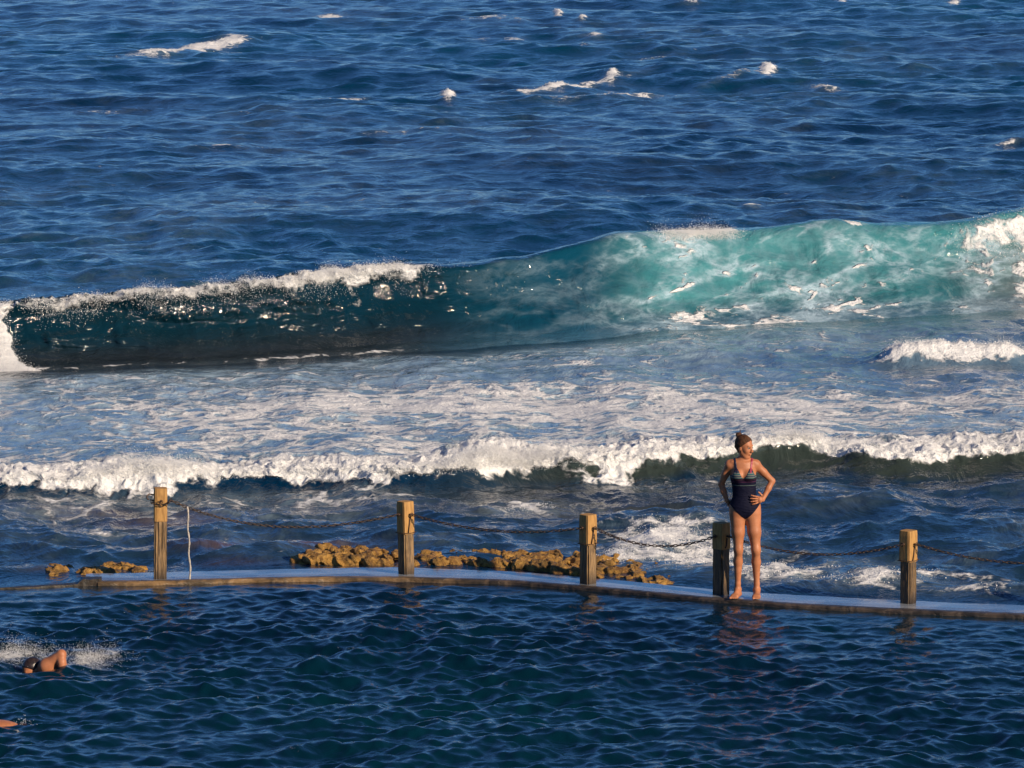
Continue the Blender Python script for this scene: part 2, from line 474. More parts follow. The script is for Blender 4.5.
    caps = [(178, 52, 58, 3.0, .80, -.13), (222, 46, 22, 3.0, .8, -.06), (330, 17, 16, 1.2, .6, 0), (448, 95, 8, 4.5, 1.0, 0), (490, 20, 26, 2, .5, -.05), (560, 85, 66, 1.6, .80, -.12), (612, 77, 9, 1.4, .6, -.12), (610, 96, 80, 1.8, .55, -.03),
            (557, 17, 5, 2.2, .9, 0), (582, 20, 4, 2.0, .9, 0), (595, 36, 10, 1.6, .6, 0), (586, 48, 8, 1.4, .5, 0), (768, 72, 8, 4.2, 1.1, .2), (735, 78, 34, 1.4, .45, -.14), (825, 86, 20, 2, .6, .1), (715, 12, 24, 1.3, .55, -.05),
            (340, 101, 26, 1.6, .58, -.12), (1000, 148, 24, 1.3, .5, -.08), (740, 4, 6, 1.6, .7, 0), (840, 1, 6, 1.6, .7, 0), (955, 3, 6, 1.6, .7, 0), (515, 36, 12, 1.4, .5, 0), (750, 215, 9, 2, .7, 0), (520, 22, 10, 1.5, .5, 0), (690, 6, 14, 1.2, .5, 0), (8, 0, 8, 1.6, .7, 0),
            (900, 60, 40, 1.2, .3, -.05), (90, 110, 50, 1.2, .28, -.04), (650, 55, 30, 1.2, .35, -.05), (300, 60, 30, 1.1, .25, 0), (480, 35, 14, 1.3, .45, 0), (420, 130, 60, 1.5, .28, -.05), (240, 148, 70, 1.6, .26, -.03)]
    for cx, cy, sx, sy, a, tl in caps:
        e = np.exp(-((PX - cx) / sx) ** 2 - ((PY - cy - (PX - cx) * tl) / sy) ** 2)
        fo = fo + a * e * (d0 > W)
        Z = Z + e * (d0 > W) * min(a, 1) * .13 * (.4 + lumps)
    foam = np.maximum(foam, np.clip(fo, 0, 1.15) * opn)
    foam = np.clip(foam, 0, 1.2)
    # ---- body colour of the water (depth, bubbles, sand, and painted-in light through the breaker)
    deep = np.array([.0004, .017, .046]); mid = np.array([.001, .062, .118]); teal = np.array([.004, .075, .095])
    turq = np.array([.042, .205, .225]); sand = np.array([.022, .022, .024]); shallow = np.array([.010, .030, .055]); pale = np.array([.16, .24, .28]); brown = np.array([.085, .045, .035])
    Cc = np.empty(X.shape + (3,), np.float32); Cc[:] = deep

    def mixc(m, c):
        nonlocal Cc
        m = np.clip(m, 0, 1)[..., None].astype(np.float32); Cc = Cc * (1 - m) + np.array(c, np.float32) * m
    mixc(opn * np.clip((patch - .35) * 2.2, 0, 1) * .8, mid)
    mixc(flat * (.85 - .35 * sstep(600, 950, PX)), (.13, .23, .33))
    mixc(fr * .9, shallow)
    mixc(fr * g(610, 505, 130, 12, .7) + fr * g(380, 510, 260, 4, .3), (.05, .05, .04))
    mixc(fr * np.clip(g(170, 520, 60, 6, .8) + g(270, 546, 80, 5, 1.2) + g(240, 566, 60, 3, 1.) + g(45, 572, 22, 3, .9) + g(120, 567, 40, 3, .9) + g(95, 510, 60, 3, .6), 0, 1), brown)
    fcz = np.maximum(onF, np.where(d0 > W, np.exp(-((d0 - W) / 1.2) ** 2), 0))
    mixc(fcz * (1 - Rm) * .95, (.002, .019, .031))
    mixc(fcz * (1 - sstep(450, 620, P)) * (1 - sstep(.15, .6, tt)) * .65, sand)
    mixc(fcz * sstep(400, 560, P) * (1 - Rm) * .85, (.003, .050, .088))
    mixc(fcz * Rm * (.35 + .65 * sstep(.12, .5, tt)) * (.62 + .55 * fbm(X * .6, tt * 2.5, 141, 3)), turq)  # aerated turquoise, brightened: light passing through the wave is put into the colour
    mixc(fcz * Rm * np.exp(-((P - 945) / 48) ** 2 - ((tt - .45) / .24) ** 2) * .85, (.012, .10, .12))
    mixc(fcz * sstep(930, 1050, P) * (1 - sstep(.6, .85, tt)) * .7, (.14, .14, .13))
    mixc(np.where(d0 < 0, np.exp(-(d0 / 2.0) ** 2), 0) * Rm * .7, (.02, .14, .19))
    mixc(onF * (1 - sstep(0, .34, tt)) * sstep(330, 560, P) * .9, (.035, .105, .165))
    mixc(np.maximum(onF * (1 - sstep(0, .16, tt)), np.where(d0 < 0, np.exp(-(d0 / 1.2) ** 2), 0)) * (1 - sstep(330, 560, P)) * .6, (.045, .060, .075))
    fbz = sstep(.02, .3, db) * (1 - sstep(wb, wb + .8, db))
    mixc(fbz * sstep(380, 620, PX) * .8, (.035, .045, .030))
    # bubbles under foam make the water paler
    mixc(np.clip(foam - .3, 0, 1) * .55 * (1 - Rm * onF), pale * .7)
    V = np.stack([X + DX, Y + DY, Z], -1).reshape(-1, 3)
    m = water_material('sea_water', 1.5, .010, 7.0, .085, 1.9)
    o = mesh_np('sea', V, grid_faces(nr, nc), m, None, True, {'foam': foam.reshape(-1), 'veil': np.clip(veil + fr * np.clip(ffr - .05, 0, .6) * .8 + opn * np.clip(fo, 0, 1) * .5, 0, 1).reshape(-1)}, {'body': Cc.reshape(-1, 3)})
    tag(o, kind='structure')
    return dict(X=X + DX, Y=Y + DY, Z=Z, foam=foam, PX=PX, PY=PY, P=P, tt=tt, d0=d0, db=db, W=W, wb=wb, onF=onF, fb=fb, glit=glit)


SW = Vp(48, 668, 0)       # swimmer


def build_pool():
    s = SD
    y1 = seam(s)
    near = np.geomspace(3, 35.5, 14)[:, None] * np.ones_like(s)[None, :]
    R = lerp_rows(np.full_like(s, 36.0), y1, 620, 1.0, True)
    Y = np.concatenate([near, R]); nr, nc = Y.shape
    X = s[None, :] * np.maximum(Y, 36)
    X = X.astype(np.float32); Y = Y.astype(np.float32)
    cell = np.maximum(np.abs(np.gradient(Y, axis=0)), np.gradient(X, axis=1))
    wv = wave_set(64, .17, 1.0, 1.1, .20, 203, -math.pi / 2 + .3, -.15) + wave_set(44, .09, .24, 1.3, .12, 204, -math.pi / 2 + .2) + wave_set(8, 1.5, 5, .6, .03, 205)
    dx, dy, dz = gerstner(X, Y, wv, cell, .25)
    patch = fbm(X * .35, Y * .22, 207, 3)
    patch2 = fbm(X * .9 + 4, Y * .35, 208, 3)
    amp = (.10 + .95 * patch + 1.0 * patch2) * (1 - .75 * sstep(-1.0, 0, Y - (wall_front(s)[None, :]))) * (1 - .45 * sstep(-4, -.5, Y - wall_front(s)[None, :]))
    amp = amp * (1 - sstep(wall_front(s)[None, :] + .02, y1[None, :], Y))
    PX, PY = project(X, Y, 0 * X)
    foam = np.clip((fbm(X * 1.2, Y, 209, 4) - .66), 0, .1)
    g = lambda cx, cy, sx, sy, a: a * np.exp(-((PX - cx) / sx) ** 2 - ((PY - cy) / sy) ** 2)
    foam = foam + g(15, 656, 30, 5, .55) + g(90, 661, 24, 5, .42) + g(110, 650, 30, 6, .3) + g(60, 672, 12, 2, .4) + g(20, 727, 12, 1.6, .32)
    z = dz * amp
    lumps = billow(X * 7, Y * 5, 211, 3)
    z = z + np.clip(foam - .25, 0, 1) * (lumps - .35) * .16
    Cc = np.empty(X.shape + (3,), np.float32); Cc[:] = (.0005, .006, .018)
    m = np.clip(1.2 * (fbm(X * .25, Y * .16, 213, 3) - .3) + .3 * (1 - sstep(300, 900, PX)), 0, 1)[..., None]
    Cc = Cc * (1 - m) + np.array((.0008, .023, .034), np.float32) * m
    V = np.stack([X + dx * amp, Y + dy * amp, z], -1).reshape(-1, 3)
    o = mesh_np('pool_water', V, grid_faces(nr, nc), water_material('pool_water', 5.0, .0022, 22.0, .014, 6.0), None, True,
                {'foam': foam.reshape(-1)}, {'body': Cc.reshape(-1, 3)})
    tag(o, kind='structure')


# ================================================================== SPRAY
ICO_V = np.array([(0, 0, 1), (1, 0, 0), (0, 1, 0), (-1, 0, 0), (0, -1, 0), (0, 0, -1)], np.float32)
ICO_F = np.array([(0, 1, 2), (0, 2, 3), (0, 3, 4), (0, 4, 1), (5, 2, 1), (5, 3, 2), (5, 4, 3), (5, 1, 4)], np.int32)


def droplets(name, P, R, mat, label, cat='spray'):
    P = np.asarray(P, np.float32); R = np.asarray(R, np.float32)
    n = len(P)
    sc = (R[:, None] * RNG.uniform(.6, 1.3, (n, 3))).astype(np.float32)
    V = (P[:, None, :] + ICO_V[None] * sc[:, None, :]).reshape(-1, 3)
    Fc = (ICO_F[None] + (np.arange(n) * 6)[:, None, None]).reshape(-1, 3)
    o = mesh_np(name, V, Fc, mat, None, True)
    tag(o, label, cat, None, 'stuff')
    return o


def pick(mask, n):
    w = np.clip(mask, 0, None).ravel().astype(np.float64); w /= w.sum()
    return RNG.choice(w.size, n, p=w)


def build_spray(D):
    m = simple('spray_white', (.90, .90, .88), .6, (.86, .87, .87), 8)
    nt = m.node_tree; tr = nt.nodes.new('ShaderNodeBsdfTranslucent'); tr.inputs[0].default_value = (.9, .9, .88, 1)
    mx = nt.nodes.new('ShaderNodeMixShader'); mx.inputs[0].default_value = .10
    nt.links.new(nt.nodes['Principled BSDF'].outputs[0], mx.inputs[1]); nt.links.new(tr.outputs[0], mx.inputs[2])
    nt.links.new(mx.outputs[0], nt.nodes['Material Output'].inputs[0])
    X, Y, Z = D['X'].ravel(), D['Y'].ravel(), D['Z'].ravel()

    def throw(name, mask, n, up, back, size, label, side=.03):
        i = pick(mask, n)
        clump = np.clip(billow(X[i] * 1.9, Y[i] * 0 + 1.5, 301, 4) - .35, .02, 1) ** 1.6 * 2.6
        e = RNG.exponential(1, n) * up * clump
        e = np.minimum(e, up * 4.5)
        P = np.stack([X[i] + RNG.normal(0, side, n) + e * RNG.normal(0, .35, n), Y[i] + RNG.normal(0, .05, n) + e * back, Z[i] + e], 1)
        R = size * (RNG.uniform(.35, 1.1, n) + (RNG.random(n) < .05) * 1.2) * np.exp(-e / (up * 5)) + .001
        droplets(name, P, R, m, label)
    bo = D['fb'] * (np.abs(D['db'] - D['wb'] * .85) < .45) * (np.abs(D['PX'] - 512) < 640)
    hgt = .6 + 1.6 * np.exp(-((D['PX'] - 500) / 55) ** 2) + .8 * np.exp(-((D['PX'] - 790) / 40) ** 2) + .5 * np.exp(-((D['PX'] - 160) / 60) ** 2)
    throw('bore_spray', bo * hgt * (np.abs(D['db'] - D['wb'] * 1.1) < .35), 70000, .045, .25, .0030, 'low white spray thrown along the broken wave behind the posts')
    big = bo * (np.exp(-((D['PX'] - 500) / 48) ** 2) + .5 * np.exp(-((D['PX'] - 790) / 28) ** 2) + .35 * np.exp(-((D['PX'] - 150) / 50) ** 2))
    throw('burst_spray', big * (np.abs(D['db'] - D['wb'] * 1.1) < .4), 60000, .10, .2, .0032, 'tall white burst of spray rising from the middle of the broken wave', .05)
    cr = (np.abs(D['tt'] - .95) < .08) * D['onF'] * (D['P'] > -60)
    q = cr * (np.exp(-((D['P'] - 330) / 55) ** 2) + .35 * (D['P'] < 400) * (D['P'] > 30) + 1.1 * np.exp(-((D['P'] - 698) / 34) ** 4))
    throw('crest_spray', q, 50000, .065, .9, .0040, 'thin white spray blown back off the crest of the blue breaker', .04)
    le = D['onF'] * (D['P'] < 42) * (D['P'] > -80) * (D['glit'] * 0 + 1) * (D['foam'] > .75)
    throw('curtain_spray', le, 24000, .06, -1.5, .0040, 'thick white water tumbling at the left end of the breaker', .06)
    re = D['onF'] * sstep(940, 1000, D['P']) * (D['P'] < 1100) * np.exp(-((D['tt'] - .75) / .12) ** 2)
    throw('right_crest_spray', re, 6000, .04, -.5, .0055, 'white spray along the right end of the turquoise breaker', .05)
    gl = D['onF'] * (D['P'] > 20) * (D['P'] < 430) * sstep(.45, .95, D['tt']) ** 4 * (billow(D['X'] * 2.2, D['tt'] * 4, 311, 3) ** 3)
    throw('lip_spray', gl, 12000, .014, -1.0, .0040, 'glinting drops along the golden lip of the dark breaker', .03)
    sm = (D['foam'] > .55) * (np.abs(D['PX'] - 950) < 90) * (np.abs(D['PY'] - 362) < 12) * (D['d0'] < -.5)
    throw('small_wave_spray', sm, 4000, .04, .2, .005, 'small white spray on the short broken crest at right')
    fr = (D['foam'] > .38) * (D['db'] < 0) * (D['PY'] < 606) * (D['PX'] > 480) * (D['PX'] < 1100)
    throw('reef_spray', fr, 5000, .018, .0, .0045, 'scattered white drops over choppy water behind the pool wall')
    wc = (D['PY'] < 160) * (D['foam'] > .6) * (np.abs(D['PX'] - 512) < 560)
    throw('whitecap_spray', wc, 1800, .03, .3, .010, 'white flecks on the distant whitecaps of the open sea')
    # around the swimmers
    n = 16000
    a = RNG.random(n)
    px = np.where(a < .45, RNG.normal(15, 17, n), RNG.normal(86, 17, n))
    py = np.where(a < .45, RNG.normal(657, 4.0, n), RNG.normal(660, 4.0, n))
    x, y, z = G(px, py)
    kp = billow(x * 5.5, y * 3.0, 321, 3) + RNG.normal(0, .10, n) > .52
    px, py, x, y, z = px[kp], py[kp], x[kp], y[kp], z[kp]; n = len(px)
    h = RNG.exponential(.03, n) * (1 + .9 * np.exp(-((px - 118) / 10) ** 2) + .6 * np.exp(-((px - 12) / 9) ** 2))
    droplets('swimmer_splash', np.stack([x, y, z + h + .005], 1), RNG.uniform(.0008, .0028, n), m, 'white splash around the swimmer in the pool')
    n = 50
    x, y, z = G(RNG.normal(23, 5, n), RNG.normal(726, 1.2, n))
    droplets('small_splash', np.stack([x, y, z + RNG.exponential(.02, n) + .02], 1), RNG.uniform(.0015, .004, n), m, 'few drops beside the swimmer at the lower left edge')


# ================================================================== WALL
def wood_like(name, c1, c2, c3, stretch, rough=.75, spec=.3):
    t = NT(name); p = t.objpos(stretch)
    a = t.noise(9, 6, .65, .8, p); b = t.noise(2.2, 4, .6, 0, t.objpos())
    c = t.mix(t.range(a, .38, .62), c1, c2); c = t.mix(t.math('MULTIPLY', t.range(b, .48, .70), .85), c, c3)
    t.link(c, t.b.inputs['Base Color']); t.b.inputs['Roughness'].default_value = rough
    t.b.inputs['Specular IOR Level'].default_value = spec
    t.bump(a, .003)
    return t.m


def build_wall():
    root = empty('pool_wall', Vp(512, 585, 0))
    inv = -root.location
    tag(root, 'long low wet concrete wall of the ocean pool, washed over by the sea', 'wall')

    def strip(name, px0, px1, fn, n, mat, parent=root):
        pxv = np.linspace(px0, px1, n); s = (pxv - 512) / 4967
        secs = fn(s)                       # list of (y, z) arrays round the section
        V = np.stack([np.stack([s * y, y, z], -1) for y, z in secs], 1)  # n, k, 3
        V = V + np.array(inv)[None, None, :]
        k = V.shape[1]
        i = np.arange(n * k).reshape(n, k)
        j = np.roll(i, -1, 1)
        Fc = np.stack([i[:-1], i[1:], j[1:], j[:-1]], -1).reshape(-1, 4)
        return mesh_np(name, V.reshape(-1, 3), Fc, mat, parent, False)
    t = NT('wet_deck'); p = t.objpos()
    n1 = t.noise(2.6, 6, .62, .4, t.objpos((.55, 1, 1))); n2 = t.noise(28, 5, .6, 0, p)
    n3 = t.noise(1.1, 5, .6, .5, t.objpos((.5, 1, 1)))
    c = t.mix(t.range(n1, .4, .62), (.13, .15, .17), (.30, .33, .36))
    c = t.mix(t.math('MULTIPLY', t.range(n3, .56, .66), .8), c, (.07, .055, .04))
    t.link(c, t.b.inputs['Base Color'])
    t.link(t.range(n1, .35, .65, .16, .34), t.b.inputs['Roughness'])
    t.b.inputs['Coat Weight'].default_value = .8; t.b.inputs['Coat Roughness'].default_value = .12; t.b.inputs['Coat IOR'].default_value = 1.33
    t.bump(t.math('ADD', t.math('MULTIPLY', n2, .25), n1), .035)
    deck = t.m
    t = NT('coping_stone'); p = t.objpos((.6, 1, 1))
    n1 = t.noise(7, 6, .65, .5, p); n2 = t.noise(.55, 3, .5, 0, p)
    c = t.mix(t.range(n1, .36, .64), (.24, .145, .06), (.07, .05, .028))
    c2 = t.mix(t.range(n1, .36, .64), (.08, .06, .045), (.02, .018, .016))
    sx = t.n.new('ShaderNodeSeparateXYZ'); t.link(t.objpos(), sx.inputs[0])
    f = t.range(t.math('ADD', sx.outputs[0], t.math('MULTIPLY', n2, 2.0)), -1.2, 1.6)  # sunlit ochre at left fading to dark at right, light put into the colour
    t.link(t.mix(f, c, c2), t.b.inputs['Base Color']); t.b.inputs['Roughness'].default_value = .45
    t.bump(n1, .03)
    cop = t.m
    algae = simple('dark_weed', (.018, .018, .014), .5, (.05, .035, .02), 9, .02)

    def jit(s, f, a, seed): return (fbm(pxs(s) * f, s * 0 + 2.5, seed, 3) - .5) * a
    zt = lambda s: .034 + jit(s, .03, .010, 5)
    strip('deck_slab', 84, 1500, lambda s: [(wall_front(s) + .085, -1 + 0 * s), (wall_front(s) + .085, zt(s)), (wall_front(s) + .3, zt(s) + .004), (wall_back(s) - .02, zt(s) - .006 + jit(s, .05, .01, 6)), (wall_back(s) + .05 + jit(s, .02, .15, 8), -1 + 0 * s)], 700, deck)
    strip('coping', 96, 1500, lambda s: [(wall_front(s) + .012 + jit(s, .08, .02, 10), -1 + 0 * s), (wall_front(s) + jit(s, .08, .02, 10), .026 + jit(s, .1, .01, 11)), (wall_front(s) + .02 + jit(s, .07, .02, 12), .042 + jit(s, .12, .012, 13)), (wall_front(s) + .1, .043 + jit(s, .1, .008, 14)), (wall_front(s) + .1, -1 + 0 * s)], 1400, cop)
    strip('submerged_end', -900, 100, lambda s: [(wall_front(s), -1 + 0 * s), (wall_front(s) + .02 + jit(s, .05, .05, 20), .014 + jit(s, .06, .03, 21) + .05 * sstep(74, 82, pxs(s))), (wall_front(s) + .12 + .1 * sstep(60, 82, pxs(s)), .012 + jit(s, .05, .03, 22) + .055 * sstep(74, 84, pxs(s))), (wall_front(s) + .30, -1 + 0 * s)], 900, algae)


# ================================================================== SDF bodies
class Sdf:
    def __init__(s, lo, hi, h):
        s.lo = np.array(lo, float); s.h = h
        s.n = (np.ceil((np.array(hi) - s.lo) / h)).astype(int) + 1
        s.d = np.full(s.n, .3, np.float32)

    def reg(s, lo, hi):
        a = np.clip(((np.array(lo) - s.lo) / s.h).astype(int), 0, s.n - 1)
        b = np.clip(((np.array(hi) - s.lo) / s.h).astype(int) + 2, 1, s.n)
        sl = tuple(slice(int(a[i]), int(b[i])) for i in range(3))
        ax = [s.lo[i] + s.h * np.arange(a[i], b[i]) for i in range(3)]
        return sl, np.meshgrid(*ax, indexing='ij', sparse=True)

    def put(s, sl, nd, k, sub=False):
        d = s.d[sl]; nd = nd.astype(np.float32)
        if sub:
            s.d[sl] = -Sdf.smin(-d, nd, k)
        else:
            s.d[sl] = Sdf.smin(d, nd, k)

    @staticmethod
    def smin(a, b, k):
        h = np.clip(k - np.abs(a - b), 0, None) / k
        return np.minimum(a, b) - h * h * k * .25

    def cone(s, a, b, ra, rb, k=.02, sub=False):
        a = np.array(a, float); b = np.array(b, float); r = max(ra, rb) + k + .02
        sl, (x, y, z) = s.reg(np.minimum(a, b) - r, np.maximum(a, b) + r)
        ab = b - a; L = float(ab @ ab) + 1e-12
        t = np.clip(((x - a[0]) * ab[0] + (y - a[1]) * ab[1] + (z - a[2]) * ab[2]) / L, 0, 1)
        d = np.sqrt((x - a[0] - t * ab[0]) ** 2 + (y - a[1] - t * ab[1]) ** 2 + (z - a[2] - t * ab[2]) ** 2) - (ra + (rb - ra) * t)
        s.put(sl, d, k, sub)

    def ell(s, c, r, k=.02, R=None, sub=False):
        c = np.array(c, float); r = np.array(r, float); m = r.max() + k + .02
        sl, (x, y, z) = s.reg(c - m, c + m)
        x = x - c[0]; y = y - c[1]; z = z - c[2]
        if R is None: q = (x, y, z)
        else: q = [R[0][i] * x + R[1][i] * y + R[2][i] * z for i in range(3)]
        k0 = np.sqrt((q[0] / r[0]) ** 2 + (q[1] / r[1]) ** 2 + (q[2] / r[2]) ** 2)
        k1 = np.sqrt((q[0] / r[0] ** 2) ** 2 + (q[1] / r[1] ** 2) ** 2 + (q[2] / r[2] ** 2) ** 2) + 1e-9
        s.put(sl, k0 * (k0 - 1) / k1, k, sub)

    def coords(s):
        return np.meshgrid(*[s.lo[i] + s.h * np.arange(s.n[i]) for i in range(3)], indexing='ij', sparse=True)


def surface_nets(v, lo, h):
    s = v < 0
    nx, ny, nz = v.shape
    cnt = np.zeros((nx - 1, ny - 1, nz - 1), np.int8)
    offs = [(i, j, k) for i in (0, 1) for j in (0, 1) for k in (0, 1)]
    sub = lambda a, o: a[o[0]:nx - 1 + o[0], o[1]:ny - 1 + o[1], o[2]:nz - 1 + o[2]]
    for o in offs: cnt += sub(s, o)
    mask = (cnt > 0) & (cnt < 8)
    ci = np.argwhere(mask); idx = np.full(mask.shape, -1, np.int64); idx[mask] = np.arange(len(ci))
    acc = np.zeros((len(ci), 3)); c = np.zeros(len(ci))
    val = {o: v[ci[:, 0] + o[0], ci[:, 1] + o[1], ci[:, 2] + o[2]] for o in offs}
    for o in offs:
        for ax in range(3):
            if o[ax]: continue
            p = list(o); p[ax] = 1; p = tuple(p)
            a, b = val[o], val[p]; m = (a < 0) != (b < 0)
            t = np.where(m, a / np.where(m, a - b, 1), 0)
            pos = np.tile(np.array(o, float), (len(ci), 1)); pos[:, ax] += t
            acc[m] += pos[m]; c[m] += 1
    V = (ci + acc / c[:, None]) * h + np.array(lo)
    Fs = []
    for ax in range(3):
        a1, a2 = [(1, 2), (2, 0), (0, 1)][ax]
        A = s; n = v.shape
        sl0 = [slice(1, n[i] - 1) for i in range(3)]; sl1 = list(sl0)
        sl0[ax] = slice(0, n[ax] - 1); sl1[ax] = slice(1, n[ax])
        diff = A[tuple(sl0)] != A[tuple(sl1)]
        e = np.argwhere(diff)
        e0 = e.copy()
        for i in range(3):
            if i != ax: e0[:, i] += 1
        ins = A[e0[:, 0], e0[:, 1], e0[:, 2]]

        def cell(d1, d2):
            q = e0.copy(); q[:, a1] -= d1; q[:, a2] -= d2
            return idx[q[:, 0], q[:, 1], q[:, 2]]
        f = np.stack([cell(1, 1), cell(0, 1), cell(0, 0), cell(1, 0)], 1)
        f = np.where(ins[:, None], f, f[:, ::-1])
        Fs.append(f)
    Fc = np.concatenate(Fs); Fc = Fc[(Fc >= 0).all(1)]
    return V, Fc


def finger(S, pts, r0, r1, k=.004):
    for i in range(len(pts) - 1):
        n = len(pts) - 1
        S.cone(pts[i], pts[i + 1], r0 + (r1 - r0) * i / n, r0 + (r1 - r0) * (i + 1) / n, k)


def head(S, c, Fw, Up, faces=True):
    """Adds a head to the field; returns the rotation columns (forward, side, up)."""
    Fw = np.array(Fw, float); Fw /= np.linalg.norm(Fw)
    Up = np.array(Up, float); Up -= Fw * (Up @ Fw); Up /= np.linalg.norm(Up)
    Sd = np.cross(Up, Fw)
    R = np.stack([Fw, Sd, Up], 1)
    P = lambda f, s_, u: np.array(c) + Fw * f + Sd * s_ + Up * u
    S.ell(P(-.012, 0, .028), (.093, .073, .086), .02, R)
    S.ell(P(.030, 0, -.030), (.058, .056, .082), .03, R)
    S.ell(P(.052, 0, -.092), (.024, .026, .020), .02, R)
    for sd in (-1, 1):
        S.cone(P(-.005, sd * .052, -.045), P(.045, sd * .022, -.092), .020, .018, .02)
        S.ell(P(.052, sd * .032, -.025), (.026, .022, .022), .02, R)
        S.ell(P(.089, sd * .030, .006), (.014, .017, .012), .008, R, sub=True)
        S.ell(P(-.008, sd * .072, -.012), (.019, .009, .031), .006, R)
        S.ell(P(.100, sd * .012, -.030), (.010, .007, .007), .006, R)
    S.ell(P(.076, 0, .026), (.014, .046, .010), .012, R)
    S.cone(P(.084, 0, .010), P(.108, 0, -.024), .008, .0115, .012)
    S.ell(P(.086, 0, -.054), (.011, .022, .006), .006, R)
    S.ell(P(.083, 0, -.066), (.011, .019, .007), .006, R)
    return R, P


def skin_material():
    t = NT('sunlit_skin'); p = t.objpos()
    n = t.noise(9, 4, .6, 0, p)
    t.link(t.mix(t.range(n, .3, .7), (.47, .19, .090), (.37, .14, .062)), t.b.inputs['Base Color'])
    t.b.inputs['Roughness'].default_value = .5
    t.b.inputs['Subsurface Weight'].default_value = .05
    t.b.inputs['Subsurface Radius'].default_value = (.02, .008, .004)
    t.b.inputs['Subsurface Scale'].default_value = .5
    t.b.inputs['Specular IOR Level'].default_value = .35
    t.bump(t.noise(120, 3, .6, 0, p), .0006)
    return t.m


SKIN = None


